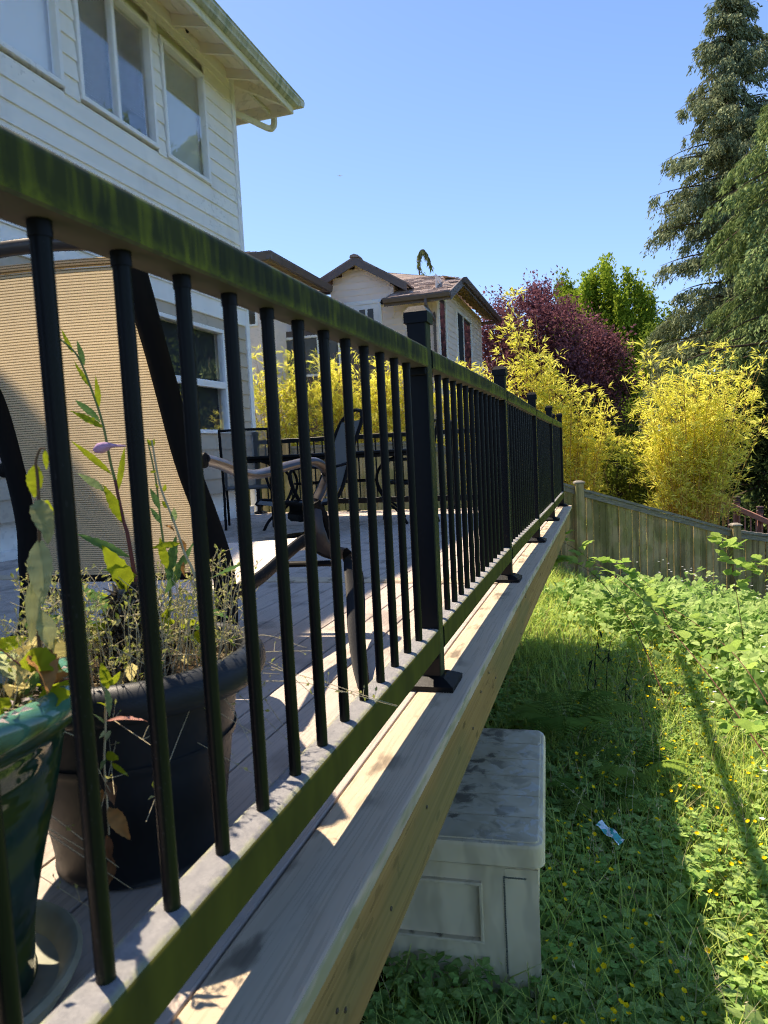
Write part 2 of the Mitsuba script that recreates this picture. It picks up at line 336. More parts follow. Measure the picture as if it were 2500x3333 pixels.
mat('plane_white', (0.7, 0.7, 0.72), 0.4, 0.4)
# ---------------------------------------------------------------- ground
def zd(y):
    """the far end of the old deck has settled a few centimetres"""
    return np.interp(y, [-9, 3.2, 3.9, 4.6, 5.273, 6.1, 6.919, 8.565, 20], [0, 0, -.007, -.019, -.03, -.041, -.05, -.0607, -.07])
def sag(m):
    v = m[0].copy(); v[:, 2] += zd(v[:, 1]); return v, m[1]
def sst(a, b, x):
    t = np.clip((x - a) / (b - a), 0, 1); return t * t * (3 - 2 * t)
_rng0 = np.random.default_rng(5)
_ph = _rng0.random((6, 3)) * 6.28
def bumps(x, y):
    return sum(np.sin(x * a + y * b + p[0]) * c for (a, b, c), p in zip(((1.1, .7, .05), (-.6, 1.3, .05), (2.3, -1.9, .025), (3.1, 2.7, .018), (.31, .23, .08), (-.4, .3, .05)), _ph))
def gz(x, y):
    x, y = np.asarray(x, float), np.asarray(y, float)
    far = sst(7.0, 12.5, y)
    z = -1.79 - 0.36 * np.clip(x, -1, 4) * far + 0.55 * far * sst(0.2, -4.0, x) + 0.9 * sst(12.4, 14.2, y) * sst(2.2, -2.5, x) * 0.6
    z = z - 0.06 * np.clip(x - 1.2, 0, 6) * (1 - far)
    return z + 0.5 * bumps(x, y) * sst(-0.5, 0.6, x)
xs = np.concatenate([[-400, -150, -60, -25], np.arange(-12, 14, 0.4), [20, 35, 70, 150, 400]])
ys = np.concatenate([[-400, -150, -60, -25], np.arange(-8, 36, 0.4), [45, 70, 150, 400, 900]])
gx, gy = np.meshgrid(xs, ys, indexing='ij'); nx, ny = gx.shape
ii, jj = np.meshgrid(np.arange(nx - 1), np.arange(ny - 1), indexing='ij'); q = ii * ny + jj
solo('ground', (np.stack([gx, gy, gz(gx, gy)], -1).reshape(-1, 3), np.vstack([np.stack([q, q + ny, q + ny + 1], -1).reshape(-1, 3), np.stack([q, q + ny + 1, q + 1], -1).reshape(-1, 3)])), 'soil', kind='structure', smooth=True)

# ---------------------------------------------------------------- deck
HX = -3.98           # plane of the near house's wall
PY = [0.335 - 1.646 + 1.646 * i for i in range(6)] + [8.565]      # posts along the yard edge
deck = thing('deck', 'raised weathered grey wood plank deck with a brown rim beam above the yard', 'deck')
PITCH = 0.1405
def board_y(x0, x1, ys_, z0, z1, r=0.004):
    w, h = (x1 - x0) / 2, (z1 - z0) / 2
    pr = [(-w, -h), (w, -h), (w, h - r), (w - .3 * r, h - .3 * r), (w - r, h), (-w + r, h), (-w + .3 * r, h - .3 * r), (-w, h - r)]
    return sweep([((x0 + x1) / 2, y, (z0 + z1) / 2) for y in ys_], pr)
k = 0; x1 = -0.0385
while x1 > HX + 0.05:
    x0 = max(x1 - PITCH + 0.005, HX + 0.014)
    for y0, y1 in ((-3.0, 3.523), (3.671, 8.50)):
        n = 2 if y0 < 0 else 6; segs = []
        m = board_y(x0, x1, np.linspace(y0, y1, 9), -0.028, 0.0, 0.003)
        part(deck, 'plank', sag(m), 'deck_wood')
    x1 -= PITCH
part(deck, 'breaker_board', cbox(HX + 0.02, -0.0385, 3.527, 3.667, -0.028, 0.0015, 0.003), 'edge_wood')
yy = np.r_[-3.0, np.arange(-2, 8.6, 0.8), 8.66]
part(deck, 'edge_board', sag(board_y(-0.0345, 0.110, yy, -0.030, 0.001, 0.006)), 'edge_wood', label='outer edge board under the railing, moss along its nose')
part(deck, 'end_board', sag(cbox(HX + 0.02, -0.0385, 8.505, 8.645, -0.028, 0.001, 0.004)), 'edge_wood')
part(deck, 'rim_beam', sag(board_y(0.048, 0.088, yy, -0.243, -0.031, 0.002)), 'beam_wood', label='brown knotty rim beam under the edge board')
part(deck, 'end_beam', sag(box(HX + 0.02, 0.047, 8.585, 8.624, -0.243, -0.031)), 'beam_wood')
for y in np.arange(-2.6, 8.4, 0.62):
    part(deck, 'joist', sag(box(HX + 0.02, 0.046, y, y + 0.038, -0.215, -0.031)), 'dark_lumber')
for y in (0.0, 2.2, 5.1, 7.9):
    for x in (-0.75, -3.0):
        part(deck, 'support_post', box(x - 0.045, x + 0.045, y - 0.045, y + 0.045, -2.0, -0.216), 'dark_lumber')
# rusty nail heads on the beam
rg = np.random.default_rng(3)
nails = [xf(lathe([(0.0001, 0.004), (0.0045, 0.002), (0.0045, 0.0)], 8), ry=math.pi / 2, loc=(0.088, y, z)) for y, z in zip(rg.uniform(0.6, 4.4, 12), rg.uniform(-0.22, -0.05, 12))]
part(deck, 'nail_heads', cat(nails), 'metal_brown', kind='stuff')

# ---------------------------------------------------------------- railings
def rail_profile(hw, h, r):
    """rounded top, flat underside (side, up)"""
    a = np.linspace(0, math.pi / 2, 5)
    right = np.stack([hw - r + r * np.cos(a), h - r + r * np.sin(a)], -1)
    return np.vstack([[[hw - 0.003, 0], [hw, 0.003]], right, right[::-1] * [-1, 1], [[-hw, 0.003], [-hw + 0.003, 0]]])
def make_railing(name, label, posts, axis, cross, matt, mattb, ends=(), zoff=None, nb=13):
    """posts: positions along the axis (0 = x, 1 = y); cross: the other coordinate"""
    t = thing(name, label, 'railing')
    sg = sag if zoff is None else (lambda m: (m[0] + [0, 0, zoff], m[1]))
    def place(m, a):                       # built along y at x = 0
        v = m[0].copy(); v[:, 1] += a
        if axis == 0: v = np.stack([v[:, 1], -v[:, 0], v[:, 2]], -1)
        v[:, 1 - axis] += cross
        return sg((v, m[1]))
    hw = 0.0275
    for a in posts:
        part(t, 'post', place(cbox(-hw, hw, -hw, hw, 0.012, 1.048, 0.003), a), 'black_post')
        cp = hull([[sx * 0.034, sy * 0.034, z] for sx in (-1, 1) for sy in (-1, 1) for z in (1.041, 1.071)] + [[sx * 0.0215, sy * 0.0215, 1.088] for sx in (-1, 1) for sy in (-1, 1)])
        part(t, 'post_cap', place(cp, a), 'black_post')
        bs = hull([[sx * 0.070, sy * 0.070, z] for sx in (-1, 1) for sy in (-1, 1) for z in (0.002, 0.016)] + [[sx * 0.036, sy * 0.036, 0.034] for sx in (-1, 1) for sy in (-1, 1)])
        part(t, 'base_cover', place(bs, a), 'black_plain')
    for a, b in zip(posts[:-1], posts[1:]):
        yy = np.linspace(a + hw + 0.001, b - hw - 0.001, 7); L = b - a
        path = lambda z: [[0, y - a, z] for y in yy]
        part(t, 'top_rail', place(sweep(path(0.918), rail_profile(0.0305, 0.058, 0.014)), a), matt, 30)
        part(t, 'bottom_rail', place(sweep(path(0.104), rail_profile(0.0300, 0.070, 0.012)), a), mattb, 30)
        for s in (0, 1):
            y0 = hw + 0.002 if s == 0 else L - hw - 0.012
            part(t, 'bracket', place(cbox(-0.024, 0.024, y0, y0 + 0.010, 0.896, 0.917, 0.002), a), 'black_plain')
            part(t, 'bracket', place(cbox(-0.020, 0.020, y0, y0 + 0.010, 0.086, 0.1035, 0.002), a), 'black_plain')
        n = max(1, int(round((L - 0.2) / 0.1159)) + 0); pos = [L - 0.1524 - 0.1159 * i for i in range(n + 1)]
        pos = [p for p in pos if p > 0.06]
        for p in pos:
            part(t, 'baluster', place(tube([[0, p, 0.169], [0, p, 0.40], [0, p, 0.70], [0, p, 0.9185]], 0.0099, 14), a), 'black_baluster', 40)
            part(t, 'collar', place(tube([[0, p, 0.902], [0, p, 0.9175]], 0.0113, 14), a), 'black_plain', 40) if p > L - 99 and a < 2 and axis == 1 else None
    return t
make_railing('deck_railing', 'black metal railing with mossy top rail along the yard edge of the deck', PY, 1, 0.0, 'mossy_top_rail', 'mossy_bottom_rail')
make_railing('deck_railing', 'black metal railing across the far end of the deck behind the dining set', [-3.93, -2.60, -1.30, -0.08], 0, 8.565, 'black_plain', 'black_plain', zoff=-0.0607)

# ---------------------------------------------------------------- near house
house = thing('house', 'cream lap sided two storey house beside the deck with a green stained gutter', 'house')
HY = 8.60
wins = [  # y0, y1, z0, z1
    (3.40, 5.46, 4.005, 5.262), (5.674, 6.848, 4.005, 5.262), (7.015, 7.907, 3.985, 5.255), (5.9, 7.96, 1.00, 2.27), (1.0, 4.2, 0.2, 2.2)]
part(house, 'wall', cat([box(HX - 9, HX - 0.10, -4.0, HY - 0.10, -2.3, 5.66)]), 'cream_siding')
part(house, 'foundation', box(HX - 0.099, HX - 0.004, -4.0, HY - 0.1, -2.3, 0.05), 'cream_siding')
def lap(y0, y1, z0, z1, ax=1, at=HX):
    """a bevelled lap board: thin at its top, proud at its foot"""
    prof = [(-0.012, z0), (0.014, z0), (0.015, z0 + 0.004), (-0.004, z1 + 0.012), (-0.012, z1 + 0.012)]
    if ax == 1: return extrude([(at + a, b) for a, b in prof], 1, y0, y1)
    return extrude([(at - a, b) for a, b in prof], 0, y0, y1)
rgs = np.random.default_rng(77)
def courses(z_list, matkey, name):
    for z0, z1 in zip(z_list[:-1], z_list[1:]):
        cuts = sorted((w[0] - 0.01, w[1] + 0.01) for w in wins if w[2] - 0.04 < (z0 + z1) / 2 + 0.05 and w[3] + 0.04 > (z0 + z1) / 2)
        y = -4.0
        for a, b in cuts + [(HY - 0.045, 99)]:
            while a - y > 0.03:
                e = a if a - y < 1.6 or rgs.random() < 0.35 else y + rgs.uniform(0.7, min(3.4, a - y - 0.4))
                part(house, name, lap(y, e - (0.004 if e < a else 0), z0, z1), matkey); y = e
            y = b
courses([3.439 + 0.1765 * i for i in range(-4, 13)], 'cream_siding', 'siding_board')
courses([2.226 - 0.177 * i for i in range(12, -2, -1)][1:], 'tan_siding', 'siding_board')
part(house, 'belt_board', cbox(HX - 0.012, HX + 0.022, -4.0, HY - 0.045, 2.405, 2.612, 0.003), 'white_trim')
part(house, 'belt_cap', hull([[HX + a, y, z] for y in (-4.0, HY + 0.0) for a, z in ((-0.012, 2.613), (0.045, 2.613), (0.045, 2.63), (-0.012, 2.66))]), 'white_trim')
part(house, 'corner_board', cat([cbox(HX - 0.01, HX + 0.027, HY - 0.045, HY + 0.047, -0.1, 5.66, 0.003), cbox(HX - 0.012 - 0.09, HX - 0.011, HY + 0.0, HY + 0.045, -0.1, 5.66, 0.003)]), 'white_trim')
part(house, 'frieze_board', cbox(HX - 0.01, HX + 0.026, -4.0, HY - 0.046, 5.47, 5.55, 0.003), 'cream_siding')
# end wall beyond the corner
for i in range(36):
    z0 = 0.02 + 0.1765 * i * 0.9
    if z0 < 5.5: part(house, 'end_siding_board', lap(HX - 9, HX - 0.103, z0, z0 + 0.159, 0, HY - 0.1 + 0.0), 'cream_siding') if False else None
def window(y0, y1, z0, z1, mull=None, rail=None, blind=None, dark='room_dark', wide=0.045):
    w = part(house, 'window', cat([cbox(HX - 0.06, HX + 0.03, y0, y1, z1 - wide, z1, 0.004), cbox(HX - 0.06, HX + 0.034, y0, y1, z0, z0 + wide, 0.004),
        cbox(HX - 0.06, HX + 0.03, y0, y0 + wide, z0 + wide + .001, z1 - wide - .001, 0.004), cbox(HX - 0.06, HX + 0.03, y1 - wide, y1, z0 + wide + .001, z1 - wide - .001, 0.004)]), 'white_trim')
    bars = [y0 + wide] + (mull or []) + [y1 - wide]
    for m in mull or []: part(w, 'mullion', cbox(HX - 0.05, HX + 0.026, m - 0.024, m + 0.024, z0 + wide + .002, z1 - wide - .002, 0.004), 'white_trim')
    if rail: part(w, 'meeting_rail', cbox(HX - 0.05, HX + 0.028, y0 + wide + .001, y1 - wide - .001, rail - 0.05, rail + 0.03, 0.004), 'white_trim')
    for i, (a, b) in enumerate(zip(bars[:-1], bars[1:])):
        x = HX - 0.005 - 0.022 * (i % 2)
        part(w, 'pane', (np.array([[x, a, z0 + wide], [x, b, z0 + wide], [x, b, z1 - wide], [x, a, z1 - wide]]), np.array([[0, 1, 2], [0, 2, 3]])), 'window_glass')
        dk = dark[i % len(dark)] if isinstance(dark, (list, tuple)) else dark
        part(w, 'room_screen', box(HX - 0.098, HX - 0.094, a, b, z0 + wide, z1 - wide), dk)
        bl = blind[i % len(blind)] if blind else None
        if bl:
            zz = np.arange(z1 - wide - 0.03, z0 + wide + bl * (z1 - z0), -0.025)
            part(w, 'blind_slats', cat([hull([[HX - 0.052, yy, z - 0.009] for yy in (a, b)] + [[HX - 0.080, yy, z + 0.008] for yy in (a, b)] + [[HX - 0.053, yy, z - 0.0105] for yy in (a, b)]) for z in zz]), 'blind_pale', kind='stuff')
    return w
window(*wins[0], blind=[0.0], dark='blind_pale')
window(*wins[1], mull=[6.225], blind=[0.02, 0.18], dark=['screen_grey', 'screen_dark'])
window(*wins[2], blind=[0.62], dark='shade_pale')
window(*wins[3], rail=1.60, dark='room_dark')
window(*wins[4], rail=None, mull=[2.6], dark='room_dark', wide=0.08)
# insect screen on the sliding half of the middle window
# eaves: sheathing, rafter tails, fascia, gutter, hip
EX, EY, SL = HX + 0.56, HY + 0.62, 0.30
ze = 5.44
def roofz(x, y): return ze + SL * np.minimum(EX - x, EY - y)
R0 = 4.6
for i in range(5):      # sheathing boards along the side eave
    a, b = EX - 0.135 * i, EX - 0.135 * (i + 1) + 0.006
    part(house, 'soffit_board', hull([[x, y, ze + SL * (EX - x) + dz] for x in (a, b) for y in (-4.0, EY - (EX - x) - 0.004) for dz in (0, 0.02)]), 'soffit_paint')
    a, b = EY - 0.135 * i, EY - 0.135 * (i + 1) + 0.006
    part(house, 'soffit_board', hull([[x, y, ze + SL * (EY - y) + dz] for y in (a, b) for x in (HX - 9, EX - (EY - y) - 0.004) for dz in (0, 0.02)]), 'soffit_paint')
v = np.array([[EX + .06, -4, ze], [EX + .06, EY + .06, ze], [HX - 9, EY + .06, ze], [EX - R0, EY - R0, ze + SL * R0], [EX - R0, -4, ze + SL * R0], [HX - 9, EY - R0, ze + SL * R0]], float) + [0, 0, 0.03]
part(house, 'roof', (v, np.array([[0, 1, 3], [0, 3, 4], [1, 2, 5], [1, 5, 3]])), 'grey_shingle')
def rafter(p0, p1, w=0.04, h=0.125):
    p0, p1 = np.array(p0, float), np.array(p1, float); d = unit(p1 - p0); s = unit(np.cross(d, [0, 0, 1])) * w / 2
    return hull([p + sg * s + [0, 0, -dz] for p, hh in ((p0, h * 0.8), (p1, h)) for sg in (-1, 1) for dz in (0.002, hh)])
for y in (1.2, 1.81, 2.42, 3.03, 3.64, 4.25, 4.86, 5.46, 6.07, 6.68, 7.28, 7.87, 8.48):
    part(house, 'rafter_tail', rafter((EX - 0.005, y, roofz(EX, 0)), (HX + 0.0, y, ze + SL * 0.56)), 'soffit_paint')
    part(house, 'eave_block', box(HX - 0.02, HX + 0.012, y + 0.022, y + 0.588 if y < 8.4 else HY + 0.03, 5.551, ze + SL * 0.56 - 0.004), 'soffit_paint')
part(house, 'hip_rafter', rafter((EX - 0.005, EY - 0.005, ze), (EX - 0.62, EY - 0.62, ze + SL * 0.62), 0.045, 0.14), 'soffit_paint')
for x in (-4.3, -4.9, -5.5):
    part(house, 'rafter_tail', rafter((x, EY - 0.005, ze), (x, HY, ze + SL * 0.62)), 'soffit_paint')
part(house, 'brace', rafter((HX + 0.03, HY + 0.04, 5.60), (HX + 0.25, EY - 0.02, 5.35), 0.035, 0.05), 'pale_fascia')
part(house, 'fascia', cbox(EX, EX + 0.022, -4.0, EY + 0.02, 5.262, ze + 0.02, 0.003), 'pale_fascia')
part(house, 'end_fascia', cbox(HX - 9, EX - 0.001, EY, EY + 0.022, 5.262, ze + 0.02, 0.003), 'soffit_paint')
gp = [(0.0, 0.0), (0.075, 0.0), (0.085, 0.03), (0.115, 0.07), (0.115, 0.105), (0.125, 0.112), (0.125, 0.12), (0.0, 0.12)]
gv, gf = cat([extrude([(EX + 0.024 + a, 5.352 + b * 0.76) for a, b in hp], 1, -4.0, EY + 0.10) for hp in ([(0.0, 0.0), (0.075, 0.0), (0.085, 0.03), (0.0, 0.03)], [(0.0, 0.0305), (0.086, 0.0305), (0.115, 0.07), (0.115, 0.105), (0.0, 0.105)], [(0.0, 0.106), (0.115, 0.106), (0.126, 0.112), (0.126, 0.122), (0.0, 0.122)])])
gutter = part(house, 'gutter', (gv, gf), 'algae_gutter', label='green stained gutter along the eave')
part(house, 'end_gutter', extrude([(EY + 0.024 + a, 5.352 + b * .76) for a, b in ((0, 0), (0.075, 0), (0.115, 0.07), (0.125, 0.12), (0, 0.12))], 0, HX - 9, EX + 0.14), 'pale_fascia')
sp = spline([(HX + 0.27, EY + 0.06, 5.33), (HX + 0.27, EY + 0.06, 5.22), (HX + 0.25, EY + 0.05, 5.165), (HX + 0.19, EY - 0.0, 5.145), (HX - 0.05, HY + 0.18, 5.19), (HX - 0.25, HY + 0.09, 5.16), (HX - 0.27, HY + 0.08, 5.0), (HX - 0.27, HY + 0.08, 0.0)], 6)
part(house, 'downspout', sweep(sp, [(-.033, -.025), (.033, -.025), (.033, .025), (-.033, .025)], (0.1, 1, 0)), 'pale_fascia', 30)
for y in (7.36, 7.60): part(house, 'vent_hole', xf(lathe([(0.0001, 0.004), (0.032, 0.004), (0.032, 0.0)], 16), ry=math.pi / 2, loc=(HX + 0.0125, y, 5.60)), 'room_dark')
# ---------------------------------------------------------------- wooden fence down the slope
FO, FD = np.array([0.04, 12.73]), unit(np.array([2.557, 0.727])); FN = np.array([FD[1], -FD[0]])
def fpt(u, off=0.0): return FO + FD * u + FN * off
def ftop(u): return np.interp(u, [-6.5, -2.6, 0.0, 2.66, 5.4, 9.0], [0.86, 0.84, -0.10, -0.96, -1.45, -2.0])
fence = thing('wooden_fence', 'weathered grey green wooden board fence stepping down the slope behind the deck', 'fence')
rg = np.random.default_rng(11)
def fbox(u0, u1, o0, o1, z00, z01, z10=None, z11=None):
    z10 = z00 if z10 is None else z10; z11 = z01 if z11 is None else z11
    return hull([[*fpt(u, o), z] for u, zs in ((u0, (z00, z01)), (u1, (z10, z11))) for o in (o0, o1) for z in zs])
u = -6.4
while u < 8.0:
    w = 0.104 + rg.uniform(-.004, .005); g = rg.choice([0.004, 0.006, 0.010, 0.016], p=[.3, .25, .25, .2])
    dz = rg.uniform(-.01, .01); gr = float(gz(*fpt(u)))
    part(fence, 'board', fbox(u, u + w, -0.012 + rg.uniform(-.003, .003), 0.006, gr + 0.02, ftop(u) - 0.05 + dz, gr + 0.02, ftop(u + w) - 0.05 + dz), 'weathered_fence')
    u += w + g
pu = [-6.45, -5.0, -2.6, 0.0, 2.66, 5.4, 8.0]
for a in pu:
    zt = ftop(a) + 0.07; gr = float(gz(*fpt(a)))
    pp = part(fence, 'post', fbox(a - 0.066, a + 0.066, 0.012, 0.14, gr - 0.2, zt), 'weathered_fence')
    part(fence, 'post_cap', hull([[*fpt(a + s1, 0.076 + s2), z] for s1 in (-.085, .085) for s2 in (-.085, .085) for z in (zt + .001, zt + .022)] + [[*fpt(a + s1, 0.076 + s2), zt + 0.045] for s1 in (-.05, .05) for s2 in (-.05, .05)]), 'fence_cap_wood')
for a, b in zip(pu[:-1], pu[1:]):
    part(fence, 'cap_rail', fbox(a + 0.07, b - 0.07, -0.03, 0.075, ftop(a + .07) - 0.045, ftop(a + .07), ftop(b - .07) - 0.045, ftop(b - .07)), 'fence_cap_wood')
    part(fence, 'top_rail', fbox(a + 0.067, b - 0.067, 0.012, 0.045, ftop(a + .07) - 0.14, ftop(a + .07) - 0.052, ftop(b - .07) - 0.14, ftop(b - .07) - 0.052), 'fence_cap_wood')
    part(fence, 'kick_board', fbox(a + 0.067, b - 0.067, 0.012, 0.05, gz(*fpt(a)) + 0.0, gz(*fpt(a)) + 0.16, gz(*fpt(b)) + 0.0, gz(*fpt(b)) + 0.16), 'weathered_fence')
# reddish railing of the neighbour's garden steps
nr = thing('garden_railing', 'reddish brown wooden stair railing with dark post caps beyond the fence', 'railing')
P0, P1 = np.array([2.70, 16.6, -0.66]), np.array([4.6, 16.05, -1.62])
dd = P1 - P0
def seg(p, q, w, h): return sweep([p, (np.array(p) + q) / 2, q], [(-w, -h), (w, -h), (w, h), (-w, h)])
part(nr, 'handrail', seg(P0, P1, 0.06, 0.05), 'red_rail_wood')
part(nr, 'lower_rail', seg(P0 - [0, 0, .75], P1 - [0, 0, .75], 0.03, 0.03), 'red_rail_wood')
for s in (0.02, 0.24, 0.46, 0.68, 0.97):
    c = P0 + dd * s
    ps = part(nr, 'post', box(c[0] - .05, c[0] + .05, c[1] + .065, c[1] + .165, c[2] - 1.2, c[2] + .10), 'red_rail_wood')
    part(ps, 'cap', cat([cbox(c[0] - .065, c[0] + .065, c[1] + .05, c[1] + .18, c[2] + .101, c[2] + .17, .01), cbox(c[0] - .05, c[0] + .05, c[1] + .065, c[1] + .165, c[2] + .171, c[2] + .21, .01), cbox(c[0] - .065, c[0] + .065, c[1] + .05, c[1] + .18, c[2] + .211, c[2] + .25, .015)]), 'dark_rail_cap')
for s in np.linspace(0.04, 0.95, 18):
    c = P0 + dd * s; part(nr, 'baluster', box(c[0] - .015, c[0] + .015, c[1] - .015, c[1] + .015, c[2] - .72, c[2] - .05), 'red_rail_wood')

# ---------------------------------------------------------------- neighbour's house
nb = thing('neighbour_house', 'tan lap sided house with brown shingled hip roof and small front gable beyond the bamboo', 'house')
NX, NY, NB = -3.584, 18.405, 25.65
SLO = 0.39
part(nb, 'wall', cat([box(-4.75, NX - .02, NY + .02, 19.6, -2, 4.50), box(-14, -4.76, NY + .02, 19.6, -2, 4.75), box(-14, NX - .02, 19.6, NB, -2, 5.05), box(-14, -6.98, 15.1, NY + .1, -2, 5.05)]), 'neighbour_siding')
part(nb, 'side_room', box(-9, -5.0, 16.45, NY, -1.5, 3.75), 'brown_trim')
def nlap(a0, a1, z0, z1, ax, at): 
    pr = [(-0.01, z0), (0.014, z0), (0.015, z0 + .004), (-0.003, z1 + .01), (-0.01, z1 + .01)]
    return extrude([(at + a, b) for a, b in pr], 1, a0, a1) if ax == 1 else extrude([(at - a, b) for a, b in pr], 0, a0, a1)
def gab(x, z):  # gable wall half widths at height z
    return max(-6.48, -5.65 - (5.60 - z) / 0.46), min(-4.71, -5.65 + (5.60 - z) / 0.61)
z = 2.80 - 0.172 * 3
for i in range(20):
    z0, z1 = z, z + 0.172; z = z1
    if z0 < 4.42:
        for a, b in (((-6.48, -6.12), (-5.05, NX - 0.11)) if z0 < 4.62 else ()):
            part(nb, 'siding_board', nlap(a, b, z0, z1, 0, NY + 0.01), 'neighbour_siding')
    else:
        a, b = gab(0, z0); a2, b2 = gab(0, z1)
        if z0 < 4.62: 
            part(nb, 'siding_board', nlap(-6.40, -6.12, z0, z1, 0, NY + 0.01), 'neighbour_siding'); part(nb, 'siding_board', nlap(-5.05, -4.80, z0, z1, 0, NY + 0.01), 'neighbour_siding')
            if z0 < 4.5: part(nb, 'siding_board', nlap(-4.70, NX - .11, z0, z1, 0, NY + 0.01), 'neighbour_siding')
        elif z0 < 5.58:
            part(nb, 'siding_board', nlap(max(a, -6.40), min(b, -4.80), z0, z1, 0, NY + 0.01), 'neighbour_siding')
    segs = [(NY + .12, 18.62), (19.56, 21.08), (23.46, NB)] if z0 < 4.66 else [(NY + .12, NB)]
    if z0 < 5.05:
        for a, b in segs: part(nb, 'side_siding_board', nlap(a, b, z0, z1, 1, NX - 0.01), 'neighbour_siding')
gable_wall = hull([[x, y, zz] for x, zz in ((-6.48, 4.3), (-4.71, 4.3), (-4.71, 5.02), (-5.65, 5.60), (-6.48, 5.21)) for y in (NY + .021, NY + 2.6)])
part(nb, 'gable_wall', gable_wall, 'neighbour_siding')
for x in (-6.44, -4.755): part(nb, 'corner_board', cbox(x - .045, x + .045, NY - .018, NY + .03, 4.2 if x > -5 else 2.5, 5.0 if x > -5 else 5.2, .004), 'neighbour_siding')
part(nb, 'corner_board', cat([cbox(NX - .11, NX + .02, NY - .022, NY + .03, 1.5, 4.55, .004), cbox(NX - .01, NX + .022, NY + .031, NY + .12, 1.5, 5.05, .004)]), 'neighbour_siding')
# gable roof
py0 = NY - 0.32
def slab(x0, z0, x1, z1, y0, y1, t): return hull([[x, y, zz + d] for x, zz in ((x0, z0), (x1, z1)) for y in (y0, y1) for d in (0, -t)])
part(nb, 'gable_roof', cat([slab(-5.65, 5.82, -4.25, 4.98, py0 + .02, NY + 3.4, .05), slab(-5.65, 5.82, -6.66, 5.36, py0 + .02, NY + 3.4, .05)]), 'asphalt_shingle')
part(nb, 'gable_fascia', cat([slab(-5.65, 5.77, -4.27, 4.95, py0, py0 + .03, .19), slab(-5.651, 5.77, -6.64, 5.32, py0, py0 + .03, .19)]), 'brown_trim')
part(nb, 'gable_soffit', cat([slab(-5.65, 5.72, -4.3, 4.91, py0 + .031, NY + .02, .02), slab(-5.651, 5.72, -6.6, 5.28, py0 + .031, NY + .02, .02)]), 'neighbour_soffit')
part(nb, 'ridge_cap', hull([[-5.65 + a, y, 5.83 + b] for a, b in ((-.13, -.045), (.13, -.06), (.10, .0), (0, .035), (-.1, .01)) for y in (py0 - .02, py0 + .35)]), 'asphalt_shingle')
# main roof: front slope with a raked end, right slope behind it
FY, FZ = 17.75, 4.55
RX = NX + 0.5
def fz(y): return FZ + SLO * (y - FY)
A = np.array([[-4.80, FY, FZ], [RX, FY, FZ], [RX, 19.5, fz(19.5)], [RX - 3.4, 22.9, fz(22.9)], [-14, 22.9, fz(22.9)], [-14, 19.5, fz(19.5)], [RX, NB + .6, fz(19.5)], [RX - 3.4, NB - 2.8, fz(22.9)], [-4.80, 19.5, fz(19.5)]])
part(nb, 'roof', (A, np.array([[0, 1, 2], [0, 2, 8], [5, 8, 4], [8, 3, 4], [8, 2, 3], [2, 6, 7], [2, 7, 3]])), 'asphalt_shingle')
rg = np.random.default_rng(21)
for nme, c in (('shingle_a', (0.26, 0.205, 0.18)), ('shingle_b', (0.17, 0.13, 0.115)), ('shingle_c', (0.33, 0.27, 0.235))):
    mat(nme, proc((lambda c: lambda p, n, uv: C3(c) * (0.75 + 0.5 * noise(p.x * 70, p.y * 70, p.z * 70)))(c)), 0.9, 0.15)
for r in range(21):
    y = FY - 0.02 + r * 0.135; x = RX + 0.02 - rg.uniform(0, .25); first = True
    while x > -5.1 and y < 20.5:
        w = rg.uniform(.22, .34); lim = RX + 0.01 if y < 19.5 else RX - (y - 19.5)
        xa, xb = max(x - w + .008, -4.72 if y < 18.9 else -5.1), min(x, lim)
        if xb - xa > .05 and not (xa < -4.3 - max(0, 0) and fz(y) < 4.98 + (-4.25 - xa) * .61 - .15 and False):
            t = rg.uniform(.014, .028)
            part(nb, 'shingle', hull([[xx, yy, fz(yy) + dz] for xx in (xa, xb) for yy, dz in ((y, .004), (y, .004 + t), (y + .16, .003), (y + .16, .008))]), rg.choice(['shingle_a', 'shingle_b', 'shingle_c']))
        x -= w
part(nb, 'rake_board', hull([[xx, y, fz(y) + d] for xx in (RX - .0, RX + .03) for y in (FY + .0, 19.5) for d in (-.20, .02)]), 'brown_trim')
part(nb, 'front_gutter', cat([extrude([(FY - .13, FZ - .04), (FY - .10, FZ - .12), (FY - .01, FZ - .13), (FY - .01, FZ + .0), (FY - .13, FZ + .0)], 0, -4.80, RX + .02), extrude([(FY - .0, FZ - .19), (FY + .02, FZ - .19), (FY + .02, FZ - .02), (FY, FZ - .02)], 0, -4.80, RX - .01)]), 'brown_trim')
part(nb, 'side_gutter', extrude([(RX + .031, fz(19.5) - .13), (RX + .10, fz(19.5) - .12), (RX + .14, fz(19.5) - .02), (RX + .14, fz(19.5) + .02), (RX + .031, fz(19.5) + .02)], 1, 19.45, NB + .75), 'brown_trim')
part(nb, 'side_fascia', box(RX, RX + .03, 19.5, NB + .6, fz(19.5) - .18, fz(19.5) - .01), 'brown_trim')
part(nb, 'soffit', cat([hull([[xx, y, fz(19.5) - .03 + (RX - xx) * .30 - d] for xx in (NX - .02, RX) for y in (19.4, NB + .6) for d in (0, .02)]), hull([[xx, y, fz(y) - .10 - d] for xx in (-4.7, RX) for y in (FY, NY + .02) for d in (0, .02)]), hull([[xx, y, fz(y) - .17 - d] for xx in (NX, RX) for y in (FY, 19.5) for d in (0, .02)])]), 'neighbour_soffit')
for y in np.arange(19.7, NB + .3, .6):
    part(nb, 'rafter_tail', hull([[xx, y + dy, fz(19.5) - .055 + (RX - xx) * .30 - d] for xx in (NX + .0, RX - .002) for dy in (0, .04) for d in (0, .10)]), 'neighbour_soffit')
